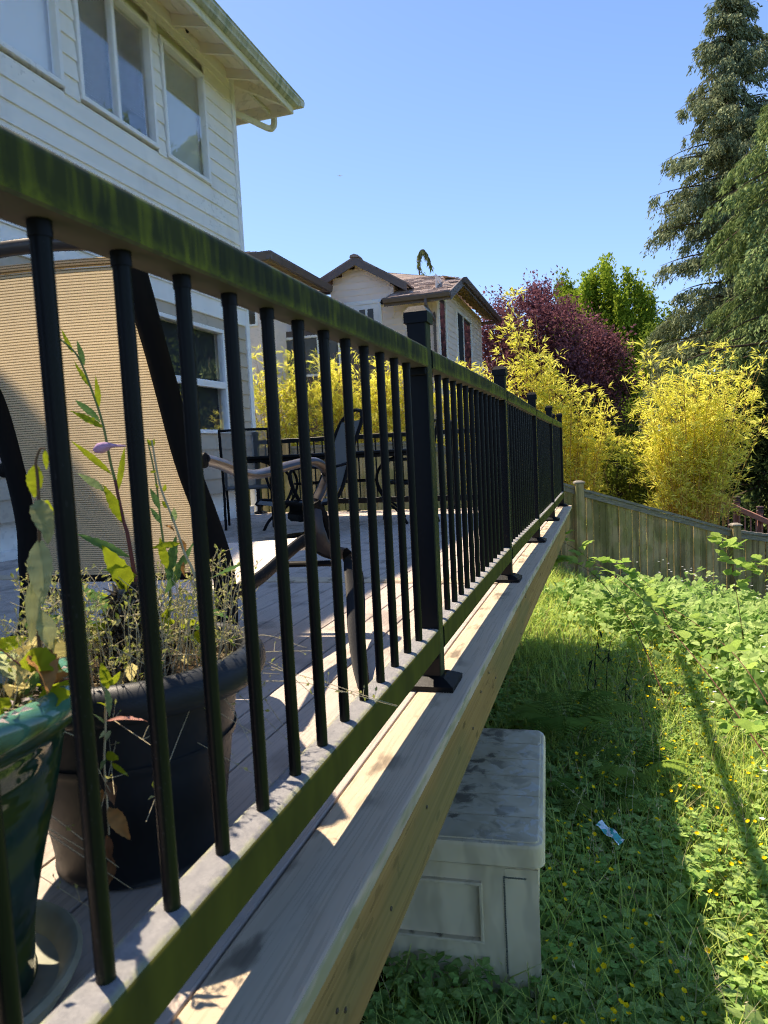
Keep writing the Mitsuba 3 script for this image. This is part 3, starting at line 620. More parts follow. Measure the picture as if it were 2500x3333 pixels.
part(nb, 'end_soffit', box(NX - .6, RX + .03, NB + .01, NB + .6, fz(19.5) - .17, fz(19.5) - .145), 'brown_trim')
part(nb, 'downspout', sweep(spline([(NX - .10, FY - .06, FZ - .13), (NX - .10, FY - .05, FZ - .3), (NX - .04, NY - .14, FZ - .55), (NX - .05, NY - .06, FZ - .7), (NX - .05, NY - .06, 0)], 5), [(-.04, -.03), (.04, -.03), (.04, .03), (-.04, .03)], (1, 0, .1)), 'brown_trim', 30)
def nwin(ax, a0, a1, z0, z1, at, mull=None, dark=('room_dark', 'room_dark'), f=.075, name='window'):
    def B(p0, p1, d0, d1, zz0, zz1): return cbox(at + d0, at + d1, p0, p1, zz0, zz1, .006) if ax == 1 else cbox(p0, p1, at - d1, at - d0, zz0, zz1, .006)
    w = part(nb, name, cat([B(a0, a1, -.02, .03, z1 - f, z1), B(a0, a1, -.02, .03, z0, z0 + f), B(a0, a0 + f, -.02, .03, z0 + f + .001, z1 - f - .001), B(a1 - f, a1, -.02, .03, z0 + f + .001, z1 - f - .001)]), 'white_trim')
    bars = [a0 + f] + ([mull] if mull else []) + [a1 - f]
    if mull: part(w, 'mullion', B(mull - .03, mull + .03, -.015, .026, z0 + f + .002, z1 - f - .002), 'white_trim')
    for i, (p, q) in enumerate(zip(bars[:-1], bars[1:])):
        if dark[i] == 'open': part(w, 'dark_opening', B(p, q, -.011, .004, z0 + f, z1 - f), 'room_dark'); continue
        part(w, 'room', B(p, q, -.018, -.008, z0 + f, z1 - f), dark[i])
        e = [[p, z0 + f], [q, z0 + f], [q, z1 - f], [p, z1 - f]]
        v = np.array([[at + .006, a, b] for a, b in e]) if ax == 1 else np.array([[a, at - .006, b] for a, b in e])
        part(w, 'pane', (v, np.array([[0, 1, 2], [0, 2, 3]] if ax == 1 else [[0, 1, 2], [0, 2, 3]])), 'window_glass')
    return w
nwin(1, 18.60, 19.58, 2.3, 4.76, NX)
nwin(1, 21.06, 23.48, 2.9, 4.75, NX, 22.06, ('open', 'room_dark'))
nwin(0, -7.28, -5.55, 2.60, 3.60, 16.44, -6.13, f=.06)
nwin(0, -7.9, -7.05, 3.7, 4.5, 15.09, -7.3, f=.05)
dr_ = part(nb, 'door', cat([cbox(-6.11, -5.06, NY - .035, NY + .02, 4.60, 4.705, .008), cbox(-6.11, -6.02, NY - .035, NY + .02, 2.3, 4.599, .008), cbox(-5.15, -5.06, NY - .035, NY + .02, 2.3, 4.599, .008), box(-6.02, -5.15, NY - .012, NY + .02, 2.3, 4.6)]), 'white_trim', label='white door under the small gable')
for x in (-5.92, -5.69, -5.46):
    part(dr_, 'pane', box(x, x + .165, NY - .018, NY - .0121, 4.10, 4.475), 'screen_dark')
part(nb, 'wall_lamp', cat([xf(lathe([(.001, .12), (.07, .10), (.09, .04), (.06, 0), (.001, 0)], 10), loc=(-4.98, NY - .08, 4.55))]), 'metal_black')
# left wing with its own hip
LX, LY, LZ = -6.48, 14.66, 5.16
B_ = np.array([[LX, LY, LZ], [LX, NY + 2, LZ], [LX - 3.2, LY + 3.2, LZ + SLO * 3.2], [LX - 3.2, NY + 2, LZ + SLO * 3.2], [-14, LY, LZ], [-14, LY + 3.2, LZ + SLO * 3.2]])
part(nb, 'wing_roof', (B_, np.array([[0, 1, 3], [0, 3, 2], [4, 0, 2], [4, 2, 5]])), 'asphalt_shingle')
for r in range(14):
    y = LY - .02 + r * .135; x = LX - (y - LY) - rg.uniform(0, .2)
    while x > LX - 2.6:
        w = rg.uniform(.22, .34); t = rg.uniform(.014, .028)
        part(nb, 'shingle', hull([[xx, yy, LZ + SLO * (yy - LY) + dz] for xx in (x - w + .008, x) for yy, dz in ((y, .004), (y, .004 + t), (y + .16, .003), (y + .16, .008))]), rg.choice(['shingle_a', 'shingle_b', 'shingle_c'])); x -= w
part(nb, 'wing_gutter', cat([extrude([(LX + .0, LZ - .16), (LX + .08, LZ - .15), (LX + .11, LZ - .02), (LX + .11, LZ + .02), (LX, LZ + .02)], 1, LY - .1, NY - .1), extrude([(LY - .11, LZ - .02), (LY - .08, LZ - .15), (LY, LZ - .16), (LY, LZ + .02), (LY - .11, LZ + .02)], 0, -14, LX + .1)]), 'brown_trim')
part(nb, 'wing_soffit', cat([hull([[xx, y, LZ - .03 + (LX - xx) * .25 - d] for xx in (-6.99, LX) for y in (LY, NY) for d in (0, .02)]), hull([[xx, y, LZ - .03 + (y - LY) * .25 - d] for xx in (-14, LX) for y in (LY, 15.11) for d in (0, .02)])]), 'neighbour_soffit')
for y in np.arange(15.0, 18.3, .6): part(nb, 'rafter_tail', hull([[xx, y + dy, LZ - .055 + (LX - xx) * .25 - d] for xx in (-6.98, LX - .003) for dy in (0, .04) for d in (0, .11)]), 'neighbour_soffit')

# ---------------------------------------------------------------- airliner
ap = np.array([-2005.6, 5659.0, 2250.8])
pl = thing('airplane', 'tiny airliner far away in the blue sky', 'airplane')
dv = unit(np.array([0.95, 0.30, 0.02])); sv = unit(np.cross(dv, [0, 0, 1])); uv_ = np.cross(sv, dv)
def apt(a, b, c): return ap + dv * a + sv * b + uv_ * c
part(pl, 'fuselage', sweep([apt(a, 0, c) for a, c in ((-19, 1.0), (-12, .3), (0, 0), (13, 0), (17, -.3), (19, -.8))], circ(1.0, 10), uv_, [.3, 1.7, 2.0, 2.0, 1.4, .2]), 'plane_white', True)
for s in (-1, 1):
    part(pl, 'wing', hull([apt(a, b * s, c + d) for a, b, c in ((4, 1.5, -.8), (-3, 1.5, -.8), (-6, 16, .6), (-8, 16, .6)) for d in (0, .4)]), 'plane_white')
    part(pl, 'engine', sweep([apt(a, 5.5 * s, -1.9) for a in (-1.5, 0, 2.5)], circ(1.0, 8), uv_, [.7, 1.0, 1.0]), 'plane_white')
part(pl, 'tail_fin', hull([apt(a, b, c) for a, c in ((-12, 1.5), (-18, 1.5), (-17.5, 7), (-19.5, 7)) for b in (-.2, .2)]), 'plane_white')
# ---------------------------------------------------------------- trees and shrubs
def twigs(pts_list, radii, n=5):
    return cat([tube(p, r, n) for p, r in zip(pts_list, radii)])

def conifer(name, label, base, H, R, seed, nb, spray, cols, lean=0.0, start=0.05, droop=0.5, gap=0.0, power=0.8, group=None):
    """a weeping conifer: whorls of limbs with curtains of hanging sprays"""
    rg = np.random.default_rng(seed); bx, by, bz = base
    t = thing(name, label, 'tree', group)
    hs = np.linspace(0, 1, 12)
    tp = np.stack([bx + lean * hs, by + 0 * hs, bz + H * hs], -1)
    part(t, 'trunk', tube(tp, 0.022 * H * (1 - hs) ** 0.9 + 0.02, 9), 'bark', True)
    limbs, rads, LB, LD, LN, LL, LW, LC = [], [], [], [], [], [], [], []
    for i in range(nb):
        f = start + (1 - start) * (i + rg.random()) / nb; f = min(f, 0.985)
        az = rg.random() * 6.283; r = R * (1 - f) ** power * rg.uniform(.55, 1.12) + 0.25
        o = np.array([bx + lean * f, by, bz + H * f]); d = np.array([math.cos(az), math.sin(az), 0])
        up = rg.uniform(-.05, .22)
        ts = np.linspace(0, 1, 6)[:, None]
        path = o + d * r * ts + np.array([0, 0, 1]) * (r * (up * ts - droop * rg.uniform(.5, 1.1) * ts ** 2.2))
        limbs.append(path); rads.append(np.linspace(.018 + .012 * r, .006, 6))
        ns = max(3, int(spray * (0.35 + r) / 7)); s = rg.random(ns) ** 0.7
        if gap: s = s[(np.sin(s * 9 + az * 5) + 1) / 2 > gap * rg.random(len(s))]; ns = len(s)
        if ns == 0: continue
        idx = s * 5; k = np.minimum(idx.astype(int), 4); fr = (idx - k)[:, None]
        p = path[k] * (1 - fr) + path[k + 1] * fr
        side = np.array([-d[1], d[0], 0]); lat = rg.standard_normal(ns) * (.08 + .17 * r * (1 - .6 * s)); p = p + side * lat[:, None] * .8 - np.array([0, 0, 1]) * (np.abs(lat) * .35)[:, None]
        hl = rg.uniform(.18, .34 + .09 * min(r, 4), ns); ctone = 1 + rg.normal(0, .20, ns)
        for q in range(7):                    # a tassel: sprays one below another
            w_ = (q + rg.random(ns)) / 7; pp = p + rg.normal(0, .035, (ns, 3)); pp[:, 2] -= hl * w_ * 1.1; pp[:, :2] += d[:2] * (hl * w_ * .30)[:, None]
            dd = np.stack([d[0] * .55 + rg.standard_normal(ns) * .42, d[1] * .55 + rg.standard_normal(ns) * .42, -.9 + rg.normal(0, .3, ns)], -1)
            LB.append(pp); LD.append(dd); LN.append(rg.standard_normal((ns, 3)) * .7 + d * .6 + [0, 0, .4]); L = rg.uniform(.12, .27, ns) * (1 - .3 * w_); LL.append(L); LW.append(L * rg.uniform(.22, .42, ns)); LC.append(tint(rg, ns, *cols, .10) * ctone[:, None])
    part(t, 'limbs', twigs(limbs, rads), 'bark', True, kind='stuff')
    P, D_, N_, L, W, Cc = (np.concatenate(a) for a in (LB, LD, LN, LL, LW, LC))
    v, f = leaf_cloud(P, D_, N_, L, W, .1, .1, .5)
    part(t, 'crown', (v, f), 'dark_leaf', color=vcol(Cc, 5), kind='stuff')
    return t
gA, gB = (0.030, 0.052, 0.020), (0.082, 0.10, 0.036)
conifer('conifer', 'tall ragged dark conifer with weeping sprays at the right edge of the sky', (5.95, 33.15, -2.4), 20.9, 4.6, 31, 280, 330, ((.13, .165, .08), (.34, .37, .20)), lean=-.3, gap=.34, droop=.30, power=.55)
conifer('conifer', 'broad green weeping conifer in front of the taller one, filling the right edge', (7.2, 26.9, -2.4), 16.5, 5.9, 32, 220, 300, ((.11, .17, .06), (.31, .38, .14)), droop=.5, power=.62, gap=.3, start=.03)
conifer('conifer', 'small conifer tip with a drooping leader above the neighbour roof ridge', (-7.25, 31.2, -2), 10.6, 1.7, 33, 46, 90, ((.13, .16, .05), (.28, .30, .12)), lean=.15, droop=.8)
lead = spline([(-7.12, 31.2, 8.4), (-7.08, 31.2, 9.2), (-6.9, 31.2, 9.38), (-6.72, 31.2, 9.1), (-6.56, 31.2, 8.62)], 6)
rg = np.random.default_rng(8); n = 260; ii_ = rg.integers(2, len(lead), n)
labels_tip = 'conifer_002'
v, f = leaf_cloud(lead[ii_] + rg.standard_normal((n, 3)) * .03, np.stack([rg.standard_normal(n) * .25, rg.standard_normal(n) * .25, -np.ones(n)], -1), rg.standard_normal((n, 3)), rg.uniform(.12, .4, n), rg.uniform(.03, .07, n))
part(labels_tip, 'leader_sprays', (v, f), 'dark_leaf', color=vcol(tint(rg, n, (.13, .16, .05), (.28, .30, .12)), 5), kind='stuff')
part(labels_tip, 'leader', tube(lead, .03, 5), 'bark', True)

def broadleaf(name, label, c, rad, base, n, size, cols, seed, clumps, matk='leaf', upright=0.0, limbs=18, trunk=.16):
    """limbs from the trunk to clump centres; leaves gathered round the clumps"""
    rg = np.random.default_rng(seed); c, rad = np.array(c, float), np.array(rad, float)
    t = thing(name, label, 'tree'); base = np.array(base, float)
    u = unit(rg.standard_normal((clumps, 3))); rr = rg.random((clumps, 1)) ** .42
    cc = c + u * rr * rad; cs = rg.uniform(.13, .27, clumps) * rad.mean()
    
    part(t, 'trunk', tube(spline([base, (base + c) / 2 + rg.normal(0, .1, 3), c + [0, 0, rad[2] * .3]], 5), np.linspace(trunk, trunk * .3, 11), 8), 'bark', True)
    ls = []
    for i in range(min(limbs, clumps)):
        s = base + (c - base) * rg.uniform(.35, 1.0); e = cc[i]; m = (s + e) / 2 + [0, 0, -.1 * rad[2]]
        ls.append(spline([s, m, e], 4))
    part(t, 'limbs', twigs(ls, [np.linspace(trunk * .4, .015, len(l)) for l in ls]), 'bark', True, kind='stuff')
    k = rg.integers(0, clumps, n); off = np.clip(rg.standard_normal((n, 3)), -2, 2) * .46
    if upright: off *= [.55, .55, 1.6]
    p = cc[k] + off * cs[k][:, None]
    d = unit(rg.standard_normal((n, 3)) + unit(p - c) * .6 + [0, 0, upright * 1.2 - .25]); L = rg.uniform(.7, 1.3, n) * size
    v, f = leaf_cloud(p, d, rg.standard_normal((n, 3)) + [0, 0, .9], L, L * rg.uniform(.45, .7, n), .15, .15)
    tone = rg.normal(0, .14, clumps)[k][:, None]
    part(t, 'crown', (v, f), matk, color=vcol(tint(rg, n, *cols) * (1 + tone), 5), kind='stuff')
    return t
broadleaf('purple_tree', 'round purple leaved tree behind the neighbour house', (-1.75, 28.9, 2.9), (3.3, 2.6, 3.75), (-1.2, 29, -2), 80000, .13, ((.09, .036, .046), (.33, .15, .17)), 41, 300, 'waxy_leaf')
broadleaf('green_tree', 'bright green upright tree standing between the purple tree and the tall conifer', (0.9, 44.2, 4.9), (3.7, 2.2, 5.4), (1.0, 44.2, -2), 120000, .19, ((.16, .24, .02), (.34, .42, .05)), 42, 300, 'leaf', upright=.9)
broadleaf('green_tree', 'narrow green tree top rising left of the bright green tree above the purple one', (-1.6, 46, 5.2), (1.3, 1.2, 5.4), (-1.6, 46, -2), 18000, .20, ((.15, .22, .02), (.30, .36, .04)), 43, 60, 'leaf', upright=.9)
broadleaf('green_tree', 'green tree low behind the bamboo at the foot of the tall conifer', (3.6, 40, 2.2), (2.3, 2, 4.2), (3.6, 40, -2), 20000, .20, ((.09, .15, .02), (.22, .28, .04)), 44, 70, 'leaf')
broadleaf('lime_shrub', 'soft lime green shrub between the two right hand bamboo clumps', (.75, 16.6, -.1), (.95, .7, 1.0), (.75, 16.6, -1.6), 9000, .075, ((.14, .19, .03), (.28, .32, .06)), 45, 60, 'leaf', trunk=.04)
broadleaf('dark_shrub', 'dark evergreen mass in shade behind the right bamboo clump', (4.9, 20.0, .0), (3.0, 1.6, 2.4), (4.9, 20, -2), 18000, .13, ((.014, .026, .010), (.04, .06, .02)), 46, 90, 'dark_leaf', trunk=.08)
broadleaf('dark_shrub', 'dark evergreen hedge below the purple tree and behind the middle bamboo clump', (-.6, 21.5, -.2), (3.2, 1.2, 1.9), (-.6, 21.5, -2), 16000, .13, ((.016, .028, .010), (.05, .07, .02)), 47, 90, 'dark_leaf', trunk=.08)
broadleaf('maple_tree', 'tall leafy tree to the right of the conifers', (9.8, 24.5, 7.0), (3.6, 3.2, 6.3), (9.8, 24.5, -3), 26000, .30, ((.06, .11, .02), (.16, .22, .04)), 48, 110)
# pale flowering ground cover at the right beyond the fence
rg = np.random.default_rng(50); n = 9000; px = rg.uniform(2.4, 7.5, n); py = rg.uniform(15.5, 22, n); pz = gz(px, py) + .35 + .25 * rg.random(n)
v, f = leaf_cloud(np.stack([px, py, pz], -1), unit(rg.standard_normal((n, 3)) + [0, 0, .6]), rg.standard_normal((n, 3)) + [0, 0, 1], rg.uniform(.05, .12, n), rg.uniform(.03, .06, n))
cc_ = tint(rg, n, (.10, .13, .03), (.26, .27, .09)); w_ = rg.random(n) < .12; cc_[w_] = (.55, .52, .45)
solo('ground_cover', (v, f), 'leaf', 'pale green ground cover dotted with whitish flowers by the reddish rail', 'ground cover', kind='stuff', color=vcol(cc_, 5))

def bamboo(label, base_c, spread, n, hmin, hmax, leaves, seed, cols, lean=.28, hfun=None, low=.12, lsize=1.0):
    rg = np.random.default_rng(seed); t = thing('golden_bamboo', label, 'bamboo', None)
    paths, rads, P, D_, Nn, L, C_ = [], [], [], [], [], [], []
    per = leaves // n
    for i in range(n):
        a, b = rg.uniform(-1, 1, 2); bx, by = base_c[0] + a * spread[0], base_c[1] + b * spread[1] + a * spread[0] * .28
        h = rg.uniform(hmin, hmax) * (hfun(a) if hfun else 1); bz = float(gz(bx, by)) - .05
        lx, ly = lean * (a * .8 + rg.normal(0, .45)), lean * rg.normal(0, .5)
        ts = np.linspace(0, 1, 9); pth = np.stack([bx + h * lx * ts ** 1.8, by + h * ly * ts ** 1.8, bz + h * ts * (1 - .08 * ts)], -1)
        paths.append(pth); rads.append(np.linspace(.010, .003, 9))
        nn = int(per / 7); s = low + (1 - low) * rg.random(nn) ** .72; idx = s * 8; k = np.minimum(idx.astype(int), 7); fr = (idx - k)[:, None]
        p0 = pth[k] * (1 - fr) + pth[k + 1] * fr
        az = rg.random(nn) * 6.283; br = rg.uniform(.05, .34, nn) * (1.15 - .6 * s); q = p0 + np.stack([np.cos(az) * br, np.sin(az) * br, br * rg.uniform(-.1, .9, nn)], -1)
        for j in range(0, nn, 3): paths.append(np.stack([p0[j], (p0[j] + q[j]) / 2 + [0, 0, .01], q[j]])); rads.append(np.array([.0028, .002, .0014]))
        for j in range(7):
            dirv = unit(np.stack([np.cos(az), np.sin(az), .55 + 0 * az], -1) + rg.standard_normal((nn, 3)) * .55)
            P.append(q + rg.standard_normal((nn, 3)) * .022 + dirv * rg.uniform(0, .05, (nn, 1))); D_.append(dirv); Nn.append(rg.standard_normal((nn, 3)) * .5 + [0, 0, 1]); L.append(rg.uniform(.095, .185, nn) * lsize)
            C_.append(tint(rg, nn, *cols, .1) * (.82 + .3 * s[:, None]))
    P, D_, Nn, L, C_ = map(np.concatenate, (P, D_, Nn, L, C_))
    part(t, 'culms', twigs(paths, rads, 5), 'cane_gold', True, kind='stuff')
    v, f = leaf_cloud(P, D_, Nn, L, L * np.random.default_rng(seed + 1).uniform(.16, .24, len(L)), .22, .16, .40)
    part(t, 'foliage', (v, f), 'leaf', color=vcol(C_, 5), kind='stuff')
    return t
yA, yB = (.58, .59, .06), (.95, .87, .22)
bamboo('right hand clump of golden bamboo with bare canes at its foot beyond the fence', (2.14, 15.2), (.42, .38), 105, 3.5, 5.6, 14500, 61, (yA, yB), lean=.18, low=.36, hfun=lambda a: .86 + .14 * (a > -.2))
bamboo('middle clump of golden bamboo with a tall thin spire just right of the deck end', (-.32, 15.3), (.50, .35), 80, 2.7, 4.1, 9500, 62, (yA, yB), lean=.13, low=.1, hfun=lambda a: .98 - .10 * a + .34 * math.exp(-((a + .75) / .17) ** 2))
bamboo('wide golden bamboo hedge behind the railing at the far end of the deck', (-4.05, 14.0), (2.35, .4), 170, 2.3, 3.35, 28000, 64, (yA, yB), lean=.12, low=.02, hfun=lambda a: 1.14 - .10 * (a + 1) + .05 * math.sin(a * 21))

# ---------------------------------------------------------------- bramble, meadow, ferns
def inframe(x, y): return (x > -.55) & (x < 1.5 + .34 * y) & (y > 1.2) & (y < 12.7)
def edge_x(y): return 0.86 + .045 * y + .18 * np.sin(y * 1.7) - 1.55 * sst(7.3, 9.0, y)       # left edge of the bramble thicket
rg = np.random.default_rng(70)
N0 = 170000; x = rg.uniform(-.5, 5.6, N0); y = 1.2 + 11.4 * rg.random(N0) ** 1.25; ok = inframe(x, y); x, y = x[ok], y[ok]
dens = np.clip(1.15 - .75 * sst(0, .9, x - edge_x(y)), 0, 1) * (1 - .60 * sst(.35, .05, (x - .9) * .6) * sst(7.5, 6.2, y)) * (1 - .45 * sst(6.2, 7.5, y)); ok = rg.random(len(x)) < dens; x, y = x[ok], y[ok]; n = len(x)
h = rg.uniform(.10, .40, n) * (.75 + .5 * (bumps(x * 3, y * 3) + .2)) * (1 + .3 * sst(6, 9, y)); az = rg.random(n) * 6.283; w = rg.uniform(.0022, .0045, n) * (1 + .10 * y)
ln = rg.uniform(.15, .9, n)[:, None] * h[:, None]; dx = np.stack([np.cos(az), np.sin(az), 0 * az], -1); b0 = np.stack([x, y, gz(x, y) - .02], -1); sd = np.stack([-np.sin(az), np.cos(az), 0 * az], -1) * w[:, None]
m1 = b0 + dx * ln * .3 + np.stack([0 * h, 0 * h, h * .62], -1); tp = b0 + dx * ln + np.stack([0 * h, 0 * h, h], -1)
v = np.stack([b0 - sd, b0 + sd, m1 - sd * .8, m1 + sd * .8, tp], 1).reshape(-1, 3); o = np.arange(n)[:, None] * 5
f = np.stack([o + [0, 1, 3], o + [0, 3, 2], o + [2, 3, 4]], 1).reshape(-1, 3)
dry = (rg.random(n) < .10)[:, None]; cg = np.where(dry, tint(rg, n, (.30, .25, .10), (.42, .36, .18)), tint(rg, n, (.32, .44, .07), (.64, .72, .18)))
solo('meadow_grass', (v, f), 'leaf', 'rough lush green grass of the yard below the deck', 'grass', kind='stuff', color=vcol(cg, 5))
# low broad leaves (buttercup foliage): three lobes each
n = 62000; x = rg.uniform(-.5, 3.7, n); y = 1.2 + 10.5 * rg.random(n) ** 1.3; ok = inframe(x, y) & (x < edge_x(y) + .7); x, y = x[ok], y[ok]; n = len(x)
z = gz(x, y) + .02 + .26 * rg.random(n) * (.55 + 2.2 * np.abs(bumps(x * 4, y * 4))); az = rg.random(n) * 6.283; tl = rg.normal(0, .3, (n, 3)) + [0, 0, 1]; P, D_, Nn, L = [], [], [], []; sz = rg.uniform(.028, .07, n)
for k in (-1, 0, 1):
    a = az + k * .95; P.append(np.stack([x, y, z], -1)); D_.append(np.stack([np.cos(a), np.sin(a), rg.uniform(-.2, .4, n)], -1)); Nn.append(tl); L.append(sz * (1 if k == 0 else .85))
P, D_, Nn, L = map(np.concatenate, (P, D_, Nn, L))
v, f = leaf_cloud(P, D_, Nn, L, L * .62, .1, .12, .6)
solo('meadow_weeds', (v, f), 'leaf', 'low lobed buttercup leaves carpeting the shaded yard', 'weeds', kind='stuff', color=vcol(np.tile(tint(rg, n, (.20, .36, .08), (.42, .56, .17)), (3, 1)), 5))
# buttercups
n = 2600; x = rg.uniform(-.3, 3.2, n); y = np.where(rg.random(n) < .45, rg.uniform(7.2, 10.8, n), 1.4 + 6.2 * rg.random(n)); ok = inframe(x, y) & (x < edge_x(y) + .5 * rg.random(n)) & (x > .15); x, y = x[ok], y[ok]; n = len(x)
z = gz(x, y) + rg.uniform(.20, .42, n); nr_ = unit(rg.normal(0, .45, (n, 3)) + [0, 0, 1]); P, D_, Nn = [], [], []; t1 = unit(np.cross(nr_, rg.standard_normal((n, 3)))); t2 = np.cross(nr_, t1)
for k in range(5):
    a = k * 1.2566; d = t1 * math.cos(a) + t2 * math.sin(a) + nr_ * .45; P.append(np.stack([x, y, z], -1)); D_.append(d); Nn.append(nr_)
P, D_, Nn = map(np.concatenate, (P, D_, Nn)); L = np.tile(rg.uniform(.010, .016, n), 5)
v, f = leaf_cloud(P, D_, Nn, L, L * 1.0, .1, -.1, .62)
solo('buttercups', (v, f), 'petal', 'yellow buttercup flowers scattered through the grass', 'flowers', kind='stuff', color=vcol(tint(rg, 5 * n, (.80, .56, .008), (.86, .66, .02), .04), 5))
st = [np.array([[a + rg.normal(0, .03), b + rg.normal(0, .03), float(gz(a, b))], [a, b, c]]) for a, b, c in zip(x, y, z)]
solo('buttercup_stems', twigs(st, [np.array([.0014, .001])] * len(st), 3), 'stem_green', 'thin buttercup stems among the grass', 'stems', kind='stuff')
# seed-head grasses
n = 420; x = rg.uniform(.1, 3.0, n); y = rg.uniform(1.6, 11.5, n); ok = inframe(x, y); x, y = x[ok], y[ok]; n = len(x); st, P, D_ = [], [], []
for a, b in zip(x, y):
    hh = rg.uniform(.3, .62); l = rg.normal(0, .13, 2); p = spline([(a, b, float(gz(a, b))), (a + l[0] * .3, b + l[1] * .3, float(gz(a, b)) + hh * .6), (a + l[0], b + l[1], float(gz(a, b)) + hh)], 3); st.append(p)
    for q in range(9): s = rg.uniform(.72, 1); i0 = p[int(s * (len(p) - 1))]; P.append(i0 + rg.normal(0, .006, 3)); D_.append(unit(p[-1] - p[-2]) + rg.normal(0, .4, 3))
P, D_ = np.array(P), np.array(D_)
v, f = leaf_cloud(P, D_, rg.standard_normal((len(P), 3)), rg.uniform(.012, .026, len(P)), rg.uniform(.003, .006, len(P)))
solo('grass_seed_heads', (v, f), 'dry_leaf', 'straw coloured grass seed heads above the meadow', 'grass', kind='stuff', color=vcol(tint(rg, len(P), (.40, .34, .20), (.62, .55, .38)), 5))
solo('grass_stalks', twigs(st, [np.linspace(.0014, .0006, len(s)) for s in st], 3), 'straw', 'thin tall grass stalks above the meadow', 'grass', kind='stuff')

def trifol(P, D_, Nn, S):
    """three leaflets from each point"""
    D_ = unit(D_); s = unit(np.cross(D_, Nn)); u = np.cross(s, D_); B, DD, LL = [], [], []
    for k, l in ((-1, .8), (0, 1.0), (1, .8)):
        d = D_ * (1 if k == 0 else .35) + s * k * .94; B.append(P + D_ * S[:, None] * (.35 if k == 0 else .05)); DD.append(d); LL.append(S * l)
    return np.concatenate(B), np.concatenate(DD), np.concatenate([u] * 3), np.concatenate(LL)
def broad(P, D_, Nn, L, W, rgx):
    """six-sided leaflets, six triangles each"""
    d = unit(D_); s = unit(np.cross(d, Nn)); u = np.cross(s, d); L = L[:, None]; W = W[:, None]
    dr1 = rgx.uniform(.0, .10, L.shape); m = P + d * L * .5 - u * L * .02; t = P + d * L - u * L * (.08 + dr1)
    l1 = P + d * L * .3 + s * W * .46 + u * W * .12; l2 = P + d * L * .66 + s * W * .40 + u * W * .08 - u * L * .04
    r1 = P + d * L * .3 - s * W * .46 + u * W * .12; r2 = P + d * L * .66 - s * W * .40 + u * W * .08 - u * L * .04
    n = len(P); v = np.stack([P, m, t, l1, l2, r1, r2], 1).reshape(-1, 3); o = np.arange(n)[:, None] * 7
    return v, np.stack([o + [0, 1, 3], o + [3, 1, 4], o + [4, 1, 2], o + [0, 5, 1], o + [5, 6, 1], o + [6, 2, 1]], 1).reshape(-1, 3)
n = 29000; x = rg.uniform(-.4, 5.6, n); y = 1.4 + 11.1 * rg.random(n) ** 1.15; ok = inframe(x, y) & (rg.random(n) < sst(-.25, .5, x - edge_x(y)) * (.75 + .25 * sst(3.0, 5.0, y))); x, y = x[ok], y[ok]; n = len(x)
top = (.20 + .58 * sst(0, 1.3, x - edge_x(y)) + .15 * sst(6, 10, y)) * (.6 + 2.6 * np.abs(bumps(x * 2.2, y * 2.2))); z = gz(x, y) + top * rg.random(n) ** .6
B, DD, UU, LL = trifol(np.stack([x, y, z], -1), unit(rg.normal(0, .8, (n, 3)) + [0, -.15, .15]), rg.normal(0, .4, (n, 3)) + [-.35, .1, 1], rg.uniform(.06, .125, n))
v, f = broad(B, DD, UU, LL, LL * rg.uniform(.68, .85, 3 * n), rg)
solo('bramble_thicket', (v, f), 'leaf', 'dense sunlit bramble thicket on the right of the yard', 'brambles', kind='stuff', color=vcol(np.tile(tint(rg, n, (.20, .35, .08), (.50, .62, .23)), (3, 1)), 7))
# white bramble flowers
n = 150; x = rg.uniform(.8, 4.5, n); y = rg.uniform(3, 12, n); ok = inframe(x, y) & (x > edge_x(y) + .1); x, y = x[ok], y[ok]; n = len(x); z = gz(x, y) + .45 + .45 * sst(0, 1.4, x - edge_x(y)) + rg.uniform(-.05, .15, n)
P, D_ = [], []
for k in range(5): P.append(np.stack([x, y, z], -1)); D_.append(np.stack([math.cos(k * 1.2566) + 0 * x, math.sin(k * 1.2566) + 0 * x, .3 + 0 * x], -1))
P, D_ = np.concatenate(P), np.concatenate(D_); L = np.full(len(P), .017)
v, f = leaf_cloud(P, D_, np.tile([0, 0, 1.0], (len(P), 1)), L, L * .9, .1, 0, .6)
solo('bramble_flowers', (v, f), 'petal', 'small white flowers on the bramble thicket', 'flowers', kind='stuff', color=vcol(np.full((len(P), 3), .78), 5))
def cane(label, pts, nl, seed, size=.135, r=.0045):
    rgx = np.random.default_rng(seed); t = thing('bramble_cane', label, 'bramble cane'); p = spline(pts, 8)
    part(t, 'stem', tube(p, np.linspace(r, .0016, len(p)), 6), 'stem_red', True)
    for k in range(nl):
        s = .25 + .75 * (k + rgx.random() * .6) / nl; i = min(int(s * (len(p) - 1)), len(p) - 2); a = p[i]; tg = unit(p[i + 1] - p[i]); az = rgx.uniform(0, 6.283)
        d = unit(np.array([math.cos(az), math.sin(az), .45]) + tg * .5); tip = a + d * rgx.uniform(.05, .11); S = size * rgx.uniform(.75, 1.2)
        ms = [tube(np.stack([a, (a + tip) / 2 + [0, 0, .006], tip]), .0012, 4)]; s_ = unit(np.cross(d, [0, 0, 1])); nr = unit(rgx.normal(0, .3, 3) + [-.2, .1, 1])
        for q, l in ((-1, .85), (0, 1.05), (1, .85)):
            dl = unit(d * (1 if q == 0 else .3) + s_ * q + [0, 0, rgx.uniform(-.25, .15)]); ms.append(orient(leaf_mesh(S * l, S * l * .78, 9, .10, .16, rgx.uniform(.1, .35), wave=.03, seed=int(rgx.integers(1e6))), tip, dl, nr))
        m = cat(ms); c = tint(rgx, 1, (.24, .38, .07), (.42, .54, .13), .06)
        part(t, 'leaf', m, 'leaf', True, color=np.repeat(c, len(m[0]), 0))
